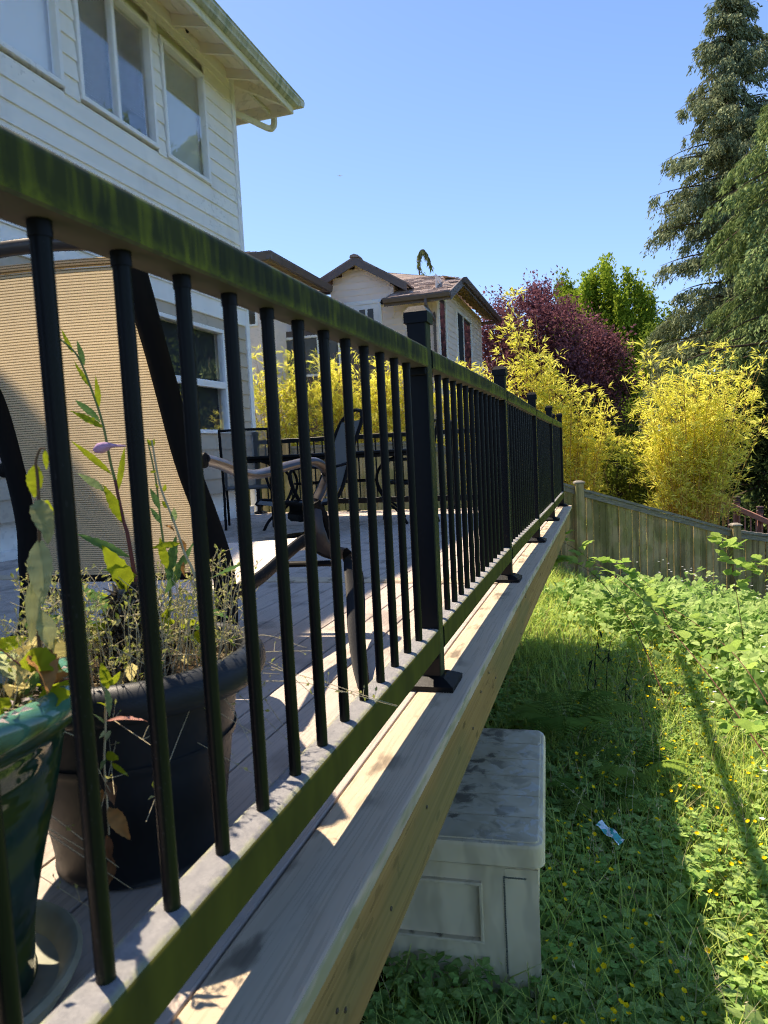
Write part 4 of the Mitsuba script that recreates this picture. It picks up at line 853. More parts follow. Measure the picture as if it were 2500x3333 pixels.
cane('long dark bramble cane arching up left towards the deck corner, pale leaves at its tip', [(1.55, 5.3, -1.6), (1.2, 6.0, -1.15), (.78, 6.9, -.78), (.30, 7.4, -.48), (.02, 7.55, -.33), (-.12, 7.6, -.36)], 15, 81)
cane('bramble cane rising just right of the deck corner in front of the fence', [(.95, 6.6, -1.6), (.72, 7.1, -1.1), (.40, 7.5, -.72), (.12, 7.6, -.55), (.0, 7.6, -.58)], 12, 82)
cane('bramble cane with big pale leaves standing against the middle of the fence', [(1.2, 8.4, -1.6), (1.0, 8.8, -1.1), (.66, 9.0, -.85), (.42, 9.1, -.8)], 11, 83)
cane('upright bramble shoot in front of the right hand fence post', [(1.85, 8.1, -1.5), (1.80, 8.2, -1.0), (1.74, 8.25, -.6), (1.66, 8.25, -.45)], 11, 84)
cane('bramble cane sprawling at the right edge of the view below the fence post', [(2.35, 7.9, -1.5), (2.2, 8.0, -.9), (1.95, 8.1, -.72), (2.2, 8.2, -.70)], 10, 85)
cane('thin bramble cane crossing the sunny grass in the middle of the yard', [(1.75, 5.6, -1.6), (1.5, 6.3, -1.15), (1.15, 7.1, -.98), (.85, 7.7, -.92)], 9, 86)
cane('large leaved bramble cane low at the right edge of the yard', [(1.55, 4.2, -1.6), (1.5, 4.5, -1.28), (1.35, 4.7, -1.15), (1.2, 4.8, -1.15)], 9, 87, .12)
def fern(label, p, n, L, seed):
    rgx = np.random.default_rng(seed); t = thing('fern', label, 'fern')
    for k in range(n):
        az = 6.283 * (k + rgx.random() * .6) / n; d = np.array([math.cos(az), math.sin(az), 0]); l = L * rgx.uniform(.75, 1.15); ts = np.linspace(0, 1, 22)[:, None]
        pth = np.array(p) + d * l * ts * .85 + np.array([0, 0, 1]) * l * (1.25 * ts - 1.0 * ts ** 2); s = np.array([-d[1], d[0], 0])
        w = (.26 * l * np.sin(np.pi * np.clip(ts * .93 + .07, 0, 1)) ** .8)[3:-1]
        q = pth[3:-1]; B = np.concatenate([q, q]); DD = np.concatenate([s + d * .35 + 0 * q, -s + d * .35 + 0 * q]) + [0, 0, -.12]; LLs = np.concatenate([w, w])[:, 0]
        v, f = leaf_cloud(B, DD, np.tile([0, 0, 1.0], (len(B), 1)), LLs, LLs * .2 + .006, .05, .1, .3); st = tube(pth, np.linspace(.003, .001, 22), 4)
        m = cat([(v, f), st]); part(t, 'frond', m, 'leaf', color=np.repeat(tint(rgx, 1, (.10, .19, .03), (.20, .29, .05)), len(m[0]), 0))
fern('dark green fern close under the deck beam behind the storage bin', (.15, 5.6, -1.62), 11, .62, 91)
fern('yellow green fern in the shade to the right of the storage bin lid', (.62, 5.0, -1.68), 8, .50, 92)
fern('small fern beside the far corner of the storage bin', (.42, 4.55, -1.70), 8, .38, 93)
# dark seed stalks
dk = thing('dock_plant', 'group of dark spiky weed stalks silhouetted against the sunny grass', 'weed')
rgx = np.random.default_rng(95)
for (a, b, hh) in ((.36, 6.5, .72), (.46, 6.55, .60), (.62, 6.4, .50), (.30, 6.3, .5)):
    p = spline([(a, b, -1.72), (a + .01, b, -1.72 + hh * .6), (a + .05, b + .02, -1.72 + hh)], 5); st = [tube(p, .003, 5)]
    for k in range(9): i = rgx.integers(3, len(p)); az = rgx.random() * 6.28; st.append(orient(leaf_mesh(rgx.uniform(.05, .11), .018, 5, 0, .2, .5), p[i], (math.cos(az), math.sin(az), rgx.uniform(-.8, .5)), (0, 0, 1)))
    m = cat(st); part(dk, 'stalk', m, 'dark_leaf', color=np.tile([.022, .03, .016], (len(m[0]), 1)))
# litter
lv_ = np.array([[a, b, .012 * math.sin(a * 60 + b * 40)] for a in np.linspace(-.085, .085, 9) for b in np.linspace(-.026, .026, 4)])
iv, jv = np.meshgrid(np.arange(8), np.arange(3), indexing='ij'); q = (iv * 4 + jv).ravel(); lf = np.vstack([np.stack([q, q + 4, q + 5], -1), np.stack([q, q + 5, q + 1], -1)])
solo('litter', xf((lv_, lf), rz=-.75, loc=(.475, 4.05, -1.535), rx=.25, ry=.2), 'foil', 'crumpled white and teal snack wrapper lying on the grass', 'wrapper', smooth=True)
STEM_A = [[-0.2878, 1.034, 0.4331], [-0.2959, 1.0315, 0.5624], [-0.3017, 1.0296, 0.5945], [-0.31, 1.0271, 0.664], [-0.3152, 1.0254, 0.6973], [-0.3227, 1.0231, 0.7629], [-0.3369, 1.0186, 0.8227], [-0.3535, 1.0134, 0.8756], [-0.3782, 1.0057, 0.9049]]
LEAF_A = [([-0.3234, 1.0228, 0.7542], [-0.3553, 0.9919, 0.7835], 0.2, 'y'), ([-0.3269, 1.0217, 0.7631], [-0.3754, 1.0275, 0.8073], 0.18, 'g'), ([-0.3259, 1.0221, 0.7894], [-0.328, 1.0214, 0.8418], 0.14, 'y'), ([-0.3369, 1.0186, 0.8227], [-0.3693, 1.0189, 0.8721], 0.12, 'y'), ([-0.3443, 1.0163, 0.86], [-0.3514, 1.0141, 0.9014], 0.16, 'g'), ([-0.3613, 1.011, 0.8825], [-0.3767, 1.0061, 0.9231], 0.14, 'y'), ([-0.3813, 1.0047, 0.905], [-0.3811, 1.0048, 0.9329], 0.14, 'y'), ([-0.3021, 1.0295, 0.5888], [-0.3137, 1.0049, 0.6554], 0.22, 'y'), ([-0.3291, 1.021, 0.6463], [-0.3758, 1.0169, 0.6798], 0.2, 'p'), ([-0.3146, 1.0256, 0.6742], [-0.3583, 0.991, 0.7334], 0.1, 'y'), ([-0.3075, 1.0278, 0.6438], [-0.2959, 1.0419, 0.7173], 0.1, 'y'), ([-0.297, 1.0311, 0.5304], [-0.3561, 0.9811, 0.5768], 0.13, 'g'), ([-0.2904, 1.0332, 0.4539], [-0.3067, 0.9862, 0.5544], 0.24, 'y'), ([-0.3279, 1.0214, 0.4352], [-0.3412, 0.9649, 0.4905], 0.27, 'g'), ([-0.2359, 1.0503, 0.5067], [-0.2439, 1.0478, 0.5596], 0.22, 'y'), ([-0.2116, 1.0579, 0.5492], [-0.2375, 1.0183, 0.5493], 0.2, 'y'), ([-0.2426, 1.0482, 0.4631], [-0.1994, 1.0827, 0.5456], 0.13, 'g'), ([-0.2354, 1.0504, 0.4862], [-0.2307, 1.0729, 0.5591], 0.2, 'g'), ([-0.1621, 1.0734, 0.4867], [-0.1045, 1.0705, 0.5121], 0.2, 'g'), ([-0.3, 1.0302, 0.4011], [-0.3186, 1.0453, 0.4328], 0.6, 'y'), ([-0.2403, 1.0489, 0.6086], [-0.2525, 1.0451, 0.6466], 0.2, 'g'), ([-0.2406, 1.0488, 0.5855], [-0.255, 1.0443, 0.6137], 0.2, 'g'), ([-0.2917, 1.0328, 0.5097], [-0.3413, 1.0172, 0.5108], 0.16, 'g')]
STEM_B = [[-0.248, 1.0675, 0.435], [-0.2486, 1.0672, 0.5038], [-0.2526, 1.066, 0.5838], [-0.2554, 1.0651, 0.66], [-0.2631, 1.0627, 0.7241]]
STEM_C = [[-0.1813, 1.0464, 0.47], [-0.1955, 1.042, 0.5398], [-0.208, 1.0381, 0.5919], [-0.2252, 1.0327, 0.6522], [-0.233, 1.0302, 0.7283]]
LEAF_C = [([-0.2083, 1.038, 0.5876], [-0.2052, 1.0389, 0.6116], 0.55, 'p'), ([-0.2008, 1.0403, 0.5601], [-0.1917, 1.0432, 0.5353], 0.3, 'o'), ([-0.208, 1.0381, 0.5734], [-0.2214, 1.0339, 0.5855], 0.3, 'o'), ([-0.2193, 1.0345, 0.6406], [-0.217, 1.0352, 0.6532], 0.5, 'y'), ([-0.2283, 1.0317, 0.6467], [-0.233, 1.0302, 0.6554], 0.5, 'y'), ([-0.2173, 1.0351, 0.6122], [-0.2231, 1.0333, 0.6253], 0.6, 'y'), ([-0.2302, 1.0311, 0.675], [-0.2396, 1.0282, 0.6755], 0.4, 'y'), ([-0.2314, 1.0307, 0.6779], [-0.2262, 1.0324, 0.6748], 0.4, 'y'), ([-0.2333, 1.0301, 0.7172], [-0.2395, 1.0282, 0.7301], 0.4, 'y'), ([-0.2333, 1.0301, 0.7172], [-0.2289, 1.0315, 0.7295], 0.4, 'y'), ([-0.1969, 1.0416, 0.5198], [-0.1973, 1.0414, 0.494], 0.25, 'o')]
FLOWER = [[-0.2694, 1.0083, 0.7205], [-0.2964, 0.9999, 0.7219], [-0.3194, 0.9926, 0.7157]]
STEM_D = [[-0.1756, 0.6919, 0.3776], [-0.1773, 0.6914, 0.4224], [-0.1792, 0.6908, 0.45], [-0.1744, 0.6923, 0.523], [-0.167, 0.6946, 0.601], [-0.1628, 0.6959, 0.6563], [-0.1621, 0.6961, 0.6866], [-0.1624, 0.696, 0.6987], [-0.1563, 0.698, 0.7134], [-0.1501, 0.6999, 0.7136]]
LEAF_D = [([-0.1606, 0.6966, 0.6532], [-0.1476, 0.6797, 0.6065], 0.5, 'w'), ([-0.153, 0.699, 0.6518], [-0.1781, 0.7121, 0.6139], 0.45, 'y'), ([-0.1662, 0.6948, 0.6036], [-0.148, 0.6691, 0.5373], 0.3, 'w'), ([-0.1754, 0.692, 0.5609], [-0.1765, 0.6707, 0.4836], 0.17, 'w'), ([-0.1714, 0.6932, 0.5172], [-0.166, 0.6949, 0.4667], 0.34, 'w'), ([-0.163, 0.6958, 0.6957], [-0.168, 0.6943, 0.6566], 0.36, 'y'), ([-0.1506, 0.6997, 0.7131], [-0.1511, 0.6996, 0.689], 0.2, 'y'), ([-0.1776, 0.6913, 0.4688], [-0.1913, 0.6555, 0.444], 0.6, 'c'), ([-0.1771, 0.6914, 0.4625], [-0.1329, 0.6424, 0.4501], 0.75, 'o'), ([-0.1749, 0.6921, 0.4201], [-0.1256, 0.6761, 0.4333], 0.5, 'y'), ([-0.1911, 0.6871, 0.3934], [-0.1137, 0.6589, 0.4257], 0.3, 'y'), ([-0.1941, 0.6861, 0.3925], [-0.175, 0.6606, 0.3866], 0.6, 'y'), ([-0.1801, 0.6905, 0.4732], [-0.2252, 0.7078, 0.4624], 0.6, 'c'), ([-0.1589, 0.6971, 0.4804], [-0.1968, 0.7377, 0.4192], 0.6, 'c'), ([-0.1869, 0.6884, 0.4187], [-0.2536, 0.7094, 0.4168], 0.5, 'c'), ([-0.1767, 0.6915, 0.4329], [-0.2219, 0.6983, 0.4112], 0.5, 'g')]
TWIGS_D = [[[-0.1644, 0.6745, 0.4463], [-0.1848, 0.6681, 0.4546], [-0.2078, 0.6608, 0.4764]], [[-0.154, 0.6672, 0.4307], [-0.1408, 0.6714, 0.4341], [-0.1252, 0.6763, 0.4384]], [[-0.1441, 0.6494, 0.4183], [-0.1654, 0.6427, 0.4094], [-0.1832, 0.6371, 0.3983]], [[-0.1735, 0.6926, 0.5711], [-0.1805, 0.6904, 0.5695], [-0.1847, 0.6891, 0.5552]], [[-0.1721, 0.693, 0.5721], [-0.1775, 0.6913, 0.5816]]]
STEM_E = [[-0.2084, 0.8283, 0.3819], [-0.2012, 0.8306, 0.3569], [-0.204, 0.8297, 0.3372], [-0.2085, 0.8283, 0.2951], [-0.2126, 0.827, 0.2577], [-0.2131, 0.8269, 0.2073], [-0.2143, 0.8265, 0.1564], [-0.2145, 0.8264, 0.1501]]
LEAF_E = [([-0.2121, 0.8272, 0.1907], [-0.1731, 0.8184, 0.1578], 0.34, 'o'), ([-0.2186, 0.8251, 0.2202], [-0.2232, 0.8237, 0.1977], 0.5, 'o'), ([-0.2176, 0.8254, 0.1503], [-0.2076, 0.8181, 0.1148], 0.3, 'r'), ([-0.2154, 0.8261, 0.1194], [-0.2107, 0.8172, 0.0758], 0.25, 'r'), ([-0.2041, 0.8297, 0.321], [-0.1478, 0.8264, 0.3359], 0.12, 'k'), ([-0.2066, 0.8289, 0.3187], [-0.2133, 0.8163, 0.3367], 0.2, 'p'), ([-0.2022, 0.8303, 0.3445], [-0.2074, 0.8182, 0.3535], 0.3, 'y'), ([-0.2003, 0.8309, 0.3692], [-0.185, 0.8147, 0.3367], 0.25, 'p'), ([-0.2091, 0.8281, 0.2726], [-0.1798, 0.8163, 0.2728], 0.3, 'y'), ([-0.2043, 0.8296, 0.2598], [-0.1681, 0.82, 0.2487], 0.13, 'y'), ([-0.2104, 0.8277, 0.2651], [-0.212, 0.8167, 0.2524], 0.5, 'p'), ([-0.2075, 0.8286, 0.3075], [-0.2081, 0.818, 0.3019], 0.6, 'w'), ([-0.2125, 0.8271, 0.23], [-0.1856, 0.8145, 0.2137], 0.4, 'r'), ([-0.2006, 0.8308, 0.3072], [-0.1994, 0.8207, 0.2965], 0.4, 'w'), ([-0.198, 0.8316, 0.369], [-0.2042, 0.8297, 0.4063], 0.3, 'y'), ([-0.1953, 0.8324, 0.3738], [-0.1801, 0.8372, 0.3927], 0.3, 'y')]
# ---------------------------------------------------------------- storage bin under the deck
bn = thing('storage_bin', 'stained pale plastic storage bin standing in the grass half under the deck', 'storage bin')
BA, BL = 0.075, (0.215, 2.90)        # heading and near right corner of the lid (x, y); the lid runs back along +y
def bx_(m, z=0): return xf(m, rz=BA, loc=(BL[0], BL[1], z))
def rrect(x0, x1, y0, y1, r, n=5):
    a = np.linspace(0, math.pi / 2, n); o = []
    for cx_, cy_, k in ((x1 - r, y1 - r, 0), (x0 + r, y1 - r, 1), (x0 + r, y0 + r, 2), (x1 - r, y0 + r, 3)): o += [(cx_ + r * math.cos(t + k * math.pi / 2), cy_ + r * math.sin(t + k * math.pi / 2)) for t in a]
    return np.array(o)
def prism(loops):
    """closed skin through loops [(outline, z)]"""
    k = len(loops[0][0]); v = np.vstack([np.c_[o, np.full(k, z)] for o, z in loops]); f = []
    for i in range(len(loops) - 1):
        j = np.arange(k); a, b = i * k + j, i * k + (j + 1) % k; f += [np.stack([a, b, b + k], -1), np.stack([a, b + k, a + k], -1)]
    e = np.stack([np.zeros(k - 2, int), np.arange(1, k - 1), np.arange(2, k)], -1); f += [e[:, ::-1], e + (len(loops) - 1) * k]
    return v, np.vstack(f)
BW, BLN, LT = 0.78, 1.26, -1.00
lo = lambda i, r: rrect(-BW + i, -i, i, BLN - i, r)
part(bn, 'lid', bx_(prism([(lo(.006, .05), LT - .105), (lo(0, .05), LT - .10), (lo(0, .055), LT - .022), (lo(.008, .05), LT - .006), (lo(.02, .045), LT)])), 'stained_plastic', 35)
for k in range(6):
    y0, y1 = .022 + k * (BLN - .044) / 6 + (.004 if k else 0), .022 + (k + 1) * (BLN - .044) / 6 - (.004 if k < 5 else 0)
    part(bn, 'lid_panel', bx_(prism([(rrect(-BW + .022, -.022, y0, y1, .028 if k in (0, 5) else .006), LT - .004), (rrect(-BW + .024, -.024, y0 + .001, y1 - .001, .028 if k in (0, 5) else .006), LT + .004), (rrect(-BW + .030, -.030, y0 + .005, y1 - .005, .024 if k in (0, 5) else .005), LT + .006)])), 'stained_plastic', 30)
part(bn, 'body', bx_(prism([(lo(.055, .05), LT - .80), (lo(.022, .05), LT - .11)])), 'stained_plastic', 35)
part(bn, 'corner_pilaster', bx_(hull([[x, y, z] for x, s in ((-.17, 0), (-.03, 0)) for y, z in ((.0185, LT - .12), (.044, LT - .72), (.03, LT - .12), (.06, LT - .72))])), 'stained_plastic')
fr = [cbox(-BW + .12, -.27, .004, .03, LT - .205, LT - .19, .004), cbox(-.285, -.27, .006, .035, LT - .46, LT - .206, .004), cbox(-BW + .12, -.27, .010, .04, LT - .475, LT - .461, .004)]
part(bn, 'panel_frame', bx_(cat(fr)), 'stained_plastic')
part(bn, 'panel_shadow_seam', bx_(cat([hull([[x, y, z] for x in (-.178, -.173) for y, z in ((.0185, LT - .16), (.038, LT - .62), (.03, LT - .16), (.05, LT - .62))]), box(-.178, -.08, .0185, .03, LT - .165, LT - .158)])), 'bin_seam')

# ---------------------------------------------------------------- big sling chair
ch = thing('sling_chair', 'high backed patio chair with a tan striped sling and curved brown arms in the foreground', 'chair')
FH, RH = np.array([-.2992, .9542]), np.array([.9542, .2992]); RT = .17
UU_ = RH * math.cos(RT) - FH * math.sin(RT); VV_ = FH * math.cos(RT) + RH * math.sin(RT)
org = np.array([-.8906, 1.8196])
def cw(pts):   # chair space (right, forward, up) to world
    p = np.asarray(pts, float); return np.c_[org + p[:, :1] * UU_ + p[:, 1:2] * VV_, p[:, 2]]
flat = lambda a, b: [(-a, -b), (a, -b), (a, b), (-a, b)]
def oval(a, b, n=10): return circ(a, n, b)
backp = [(.0, -.335, 1.20), (.0, -.27, 1.06), (.0, -.165, .90), (.0, -.09, .69), (.0, -.03, .52), (.0, .0, .40), (.0, .01, .33)]
for s, hw in ((1, (.245, .246, .232, .240, .264, .283, .288)), (-1, (.300, .302, .292, .302, .325, .352, .360))):
    pts = [(s * w, b[1], b[2]) for w, b in zip(hw, backp)] + [(s * (.292 if s > 0 else .368), .0, .22), (s * (.294 if s > 0 else .375), -.03, .10), (s * (.294 if s > 0 else .375), -.04, .0)]
    part(ch, 'back_frame', sweep(spline(cw(pts), 5), oval(.036, .017), (*(-VV_), .15)), 'metal_black', 40)
tb = [(-.295, -.335, 1.20), (-.26, -.345, 1.222), (-.10, -.348, 1.236), (.0, -.35, 1.238), (.10, -.348, 1.236), (.22, -.345, 1.222), (.245, -.335, 1.20)]
part(ch, 'top_bar', sweep(spline(cw(tb), 5), oval(.019, .019), (*VV_, .2)), 'metal_brown', 40)
# back sling: a slightly sagging sheet
bs = spline([(b[0], b[1], b[2]) for b in backp[:]], 6)[1:-2]; wz = np.interp(bs[:, 2], [.33, .52, .69, .90, 1.20], [.262, .240, .215, .205, .22]); us = np.linspace(-1, 1, 13); gv = []
for p, w in zip(bs, wz):
    for u_ in us: gv.append((u_ * w - .032 * (1 - u_), p[1] - .018 * (1 - u_ * u_), p[2]))
def grid(nr, nc):
    i, j = np.meshgrid(np.arange(nr - 1), np.arange(nc - 1), indexing='ij'); q = (i * nc + j).ravel(); return np.vstack([np.stack([q, q + 1, q + nc + 1], -1), np.stack([q, q + nc + 1, q + nc], -1)])
part(ch, 'back_sling', (cw(gv), grid(len(bs), 13)), 'sling_back', True, label='tan striped back sling')
hem = [[(u_ * wz[0], bs[0][1] - .018 * (1 - u_ * u_) - dy, bs[0][2] + dz) for u_ in us] for dy, dz in ((.004, .0), (.006, .03))]
part(ch, 'sling_hem', tube(cw([(u_ * wz[0] - .032 * (1 - u_), bs[0][1] - .018 * (1 - u_ * u_), bs[0][2] + .012) for u_ in us]), .011, 8), 'sling_back', True)
part(ch, 'back_bar', sweep(cw([(-.35, .0, .345), (0, -.01, .345), (.285, .0, .345)]), oval(.013, .011), (0, 0, 1)), 'metal_black', 40)
# seat
sp_ = spline([(0, .0, .305), (0, .08, .290), (0, .25, .305), (0, .45, .348), (0, .59, .374), (0, .65, .374), (0, .68, .35), (0, .685, .32)], 6); gv = []
for p in sp_:
    for u_ in us: gv.append((u_ * np.interp(p[1], [0, .65], [.272, .362]), p[1], p[2] - .015 * (1 - u_ * u_)))
part(ch, 'seat_sling', (cw(gv), grid(len(sp_), 13)), 'sling_seat', True, label='pale sunlit seat sling')
for s in (-1, 1):
    part(ch, 'seat_rail', sweep(cw([(s * np.interp(p[1], [0, .65], [.285, .368]), p[1], p[2] - .012) for p in sp_]), oval(.016, .024), (0, 0.01, 1)), 'metal_black', 40)
    arm = [(s * .275, -.06, .695), (s * .275, .08, .675), (s * .278, .25, .640), (s * .29, .40, .634), (s * .345, .57, .655), (s * .398, .70, .664), (s * .432, .765, .62), (s * .415, .76, .56), (s * .392, .735, .51)]
    if s < 0: arm = [(a - .07, b, c) for a, b, c in arm]
    part(ch, 'arm', sweep(spline(cw(arm), 6), oval(.027, .017), np.array([.05, .02, 1.0])), 'metal_brown', 40)
    lens1 = [(s * .392, .735, .51), (s * .385, .70, .45), (s * .39, .69, .39), (s * .41, .695, .335), (s * .455, .705, .305), (s * .50, .71, .298)]
    part(ch, 'front_upright', sweep(spline(cw(lens1), 6), oval(.040, .012), (*VV_, .25), np.interp(np.arange(31), [0, 6, 14, 22, 30], [.5, .9, 1.1, .9, .6])), 'metal_brown', 40)
    part(ch, 'front_brace', sweep(spline(cw([(s * .385, .71, .50), (s * .415, .73, .43), (s * .42, .73, .36), (s * .40, .70, .30)]), 6), oval(.026, .010), (*VV_, .1)), 'metal_black', 40)
    leg = [(s * .50, .71, .298), (s * .535, .68, .255), (s * .58, .50, .175), (s * .625, .28, .10), (s * .675, .08, .04), (s * .71, -.04, .012)]
    part(ch, 'rocker_leg', sweep(spline(cw(leg), 6), oval(.040, .011), (*VV_, 1.2), np.linspace(1.15, .5, 31)), 'metal_black', 40)
part(ch, 'cross_bar', cat([sweep(cw([(-.30, .60, .275), (.30, .60, .275)]), oval(.02, .014), (0, 0, 1)), sweep(cw([(-.48, .70, .262), (.48, .70, .262)]), oval(.018, .012), (0, 0, 1))]), 'metal_black', 40)
for s in (-1, 1): part(ch, 'arm_joint', xf(lathe([(.001, .02), (.022, .018), (.024, 0), (.022, -.018), (.001, -.02)], 12), ry=math.pi / 2, rz=.1337, loc=cw([(.275 if s > 0 else -.335, -.075, .69)])[0]), 'metal_black', 40)

# ---------------------------------------------------------------- dining set at the far end
def place(m, loc, rz): return xf(m, rz=rz, loc=loc)
tz = -0.045
tbt = thing('patio_table', 'dark oval patio table with curved metal legs at the far end of the deck', 'table'); TL, TR = (-2.2, 6.95, tz), .30
a = np.linspace(0, 2 * math.pi, 36, endpoint=False)
part(tbt, 'table_top', place(prism([(np.c_[.93 * np.cos(a), .52 * np.sin(a)], .715), (np.c_[.94 * np.cos(a), .53 * np.sin(a)], .722), (np.c_[.94 * np.cos(a), .53 * np.sin(a)], .742), (np.c_[.92 * np.cos(a), .51 * np.sin(a)], .748)]), TL, TR), 'metal_black', 35)
part(tbt, 'rim', place(sweep(np.c_[.90 * np.cos(np.r_[a, 0]), .49 * np.sin(np.r_[a, 0]), 0 * np.r_[a, 0] + .70], oval(.012, .02), (0, 0, 1)), TL, TR), 'metal_black', 40)
for sx in (-1, 1):
    for sy in (-1, 1):
        pts = [(sx * .72, sy * .34, .70), (sx * .50, sy * .26, .60), (sx * .43, sy * .22, .44), (sx * .50, sy * .26, .26), (sx * .66, sy * .34, .10), (sx * .72, sy * .37, .0)]
        part(tbt, 'leg', place(sweep(spline(pts, 6), oval(.014, .014), (0, 1, .1)), TL, TR), 'metal_black', 40)
part(tbt, 'cross_ring', place(sweep(np.c_[.43 * np.cos(np.r_[a, 0]), .22 * np.sin(np.r_[a, 0]), 0 * np.r_[a, 0] + .44], oval(.01, .01), (0, 0, 1)), TL, TR), 'metal_black', 40)
def dining_chair(label, loc, rz):
    t = thing('mesh_chair', label, 'chair'); W_ = .245
    for s in (-1, 1):
        part(t, 'back_leg', place(sweep(spline([(s * W_, -.30, 1.02), (s * W_, -.25, .75), (s * W_, -.18, .42), (s * W_, -.22, .2), (s * W_, -.27, 0)], 5), oval(.014, .014), (0, 1, .2)), loc, rz), 'metal_black', 40)
        part(t, 'front_leg', place(sweep(spline([(s * W_, .27, .0), (s * W_, .24, .3), (s * W_, .22, .60), (s * W_, .16, .645), (s * W_, -.02, .64), (s * W_, -.235, .66)], 5), oval(.014, .014), (.2, 0.1, 1)), loc, rz), 'metal_black', 40)
        part(t, 'seat_rail', place(sweep([(s * W_, -.18, .40), (s * W_, .05, .405), (s * W_, .245, .42)], oval(.014, .018), (0, 0, 1)), loc, rz), 'metal_black', 40)
    part(t, 'top_bar', place(sweep([(-W_ - .01, -.30, 1.02), (0, -.302, 1.025), (W_ + .01, -.30, 1.02)], oval(.013, .016), (0, 1, 0)), loc, rz), 'metal_black', 40)
    part(t, 'seat_bar', place(sweep([(-W_, .245, .415), (0, .25, .415), (W_, .245, .415)], oval(.014, .018), (0, 0, 1)), loc, rz), 'metal_black', 40)
    bv = [(u_ * .235, y_, z_) for y_, z_ in ((-.30, 1.01), (-.275, .9), (-.25, .75), (-.21, .58), (-.18, .44)) for u_ in (-1, 0, 1)]
    part(t, 'back_mesh', place((np.array(bv), grid(5, 3)), loc, rz), 'mesh_sling')
    sv_ = [(u_ * .235, y_, z_) for y_, z_ in ((-.18, .42), (-.05, .40), (.1, .405), (.245, .435)) for u_ in (-1, 0, 1)]
    part(t, 'seat_mesh', place((np.array(sv_), grid(4, 3)), loc, rz), 'grey_sling')
    return t
dining_chair('black framed chair with a see through grey mesh back, nearest the house wall', (-3.15, 6.82, tz), .30 + .15)
dining_chair('black chair half hidden behind the balusters at the right end of the patio table', (-1.45, 7.1, tz), 1.9)
# swivel rocker: back at the right, facing left
sw = thing('swivel_chair', 'grey high backed swivel rocker turned sideways in front of the patio table', 'chair'); SL_, SZ = (-2.02, 5.80, tz), math.pi / 2 + .80
SC = lambda m: place(m, SL_, SZ)
for s in (-1, 1):
    part(sw, 'back_frame', SC(sweep(spline([(s * .14, -.50, 1.10), (s * .22, -.45, 1.0), (s * .245, -.33, .75), (s * .255, -.22, .45), (s * .255, -.12, .33), (s * .255, .1, .31), (s * .255, .34, .35), (s * .255, .40, .31)], 6), oval(.022, .016), (0.1, 1, .3)), ), 'metal_black', 40)
    part(sw, 'arm', SC(sweep(spline([(s * .27, -.33, .66), (s * .29, -.1, .62), (s * .30, .15, .63), (s * .30, .27, .60), (s * .29, .26, .48), (s * .27, .2, .36)], 6), oval(.022, .012), (0, .02, 1))), 'metal_black', 40)
part(sw, 'top_bar', SC(sweep(spline([(-.14, -.50, 1.10), (0, -.51, 1.12), (.14, -.50, 1.10)], 6), oval(.016, .022), (0, 1, 0))), 'metal_black', 40)
part(sw, 'back_sling', SC((np.array([(u_ * w, y_, z_) for w, y_, z_ in ((.20, -.455, 1.02), (.225, -.40, .88), (.24, -.31, .68), (.245, -.22, .48), (.245, -.15, .36)) for u_ in (-1, -.5, 0, .5, 1)]), grid(5, 5))), 'grey_sling', True)
part(sw, 'seat_sling', SC((np.array([(u_ * .245, y_, z_) for y_, z_ in ((-.14, .34), (.05, .30), (.25, .33), (.37, .35), (.40, .32)) for u_ in (-1, -.5, 0, .5, 1)]), grid(5, 5))), 'grey_sling', True)
part(sw, 'spring_box', SC(cat([cbox(-.14, .14, -.12, .16, .16, .24, .02), cbox(-.24, -.20, -.05, .1, .14, .30, .01), cbox(.20, .24, -.05, .1, .14, .30, .01)])), 'metal_black')
part(sw, 'pedestal', SC(lathe([(.04, .17), (.04, .06), (.10, .045), (.24, .03), (.26, .012), (.26, .0), (.001, .0)], 28)), 'metal_black', 40)

# ---------------------------------------------------------------- pots
GP, DP = np.array([-.335, .635, .0]), np.array([-.325, 1.045, .0])
gp_ = thing('green_pot', 'glossy dark green glazed ceramic pot with a rounded turquoise rim on a clay saucer', 'plant pot')
prof = [(.001, .025), (.105, .025), (.112, .035), (.118, .10), (.135, .18), (.158, .27), (.172, .335), (.178, .362), (.196, .372), (.207, .388), (.208, .404), (.198, .418), (.184, .42), (.172, .408), (.166, .38), (.16, .34), (.15, .335)]
pr_ = spline([(a, b) for a, b in prof], 4)
part(gp_, 'body', lathe(pr_, 72, GP), 'green_glaze', 60)
part(gp_, 'soil', lathe([(.155, .352), (.10, .358), (.001, .356)], 30, GP), 'potting_soil', True)
scr = thing('pot_saucer', 'mossy clay saucer under the green glazed pot', 'saucer')
part(scr, 'dish', lathe([(.001, .004), (.12, .004), (.150, .010), (.168, .035), (.172, .044), (.166, .05), (.156, .045), (.140, .02), (.11, .0125), (.001, .0125)], 56, GP), 'saucer_clay', 40)
dp_ = thing('dark_pot', 'big dark grey plastic pot with a wide rolled rim behind the balusters', 'plant pot')
prof = [(.001, .004), (.135, .004), (.145, .012), (.150, .05), (.165, .15), (.172, .20), (.178, .203), (.180, .215), (.176, .22), (.188, .295), (.193, .30), (.222, .302), (.236, .312), (.240, .330), (.234, .350), (.216, .362), (.200, .358), (.192, .34), (.188, .30)]
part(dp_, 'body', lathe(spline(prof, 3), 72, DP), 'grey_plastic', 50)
part(dp_, 'soil', lathe([(.189, .310), (.12, .318), (.001, .322)], 30, DP), 'potting_soil', True)
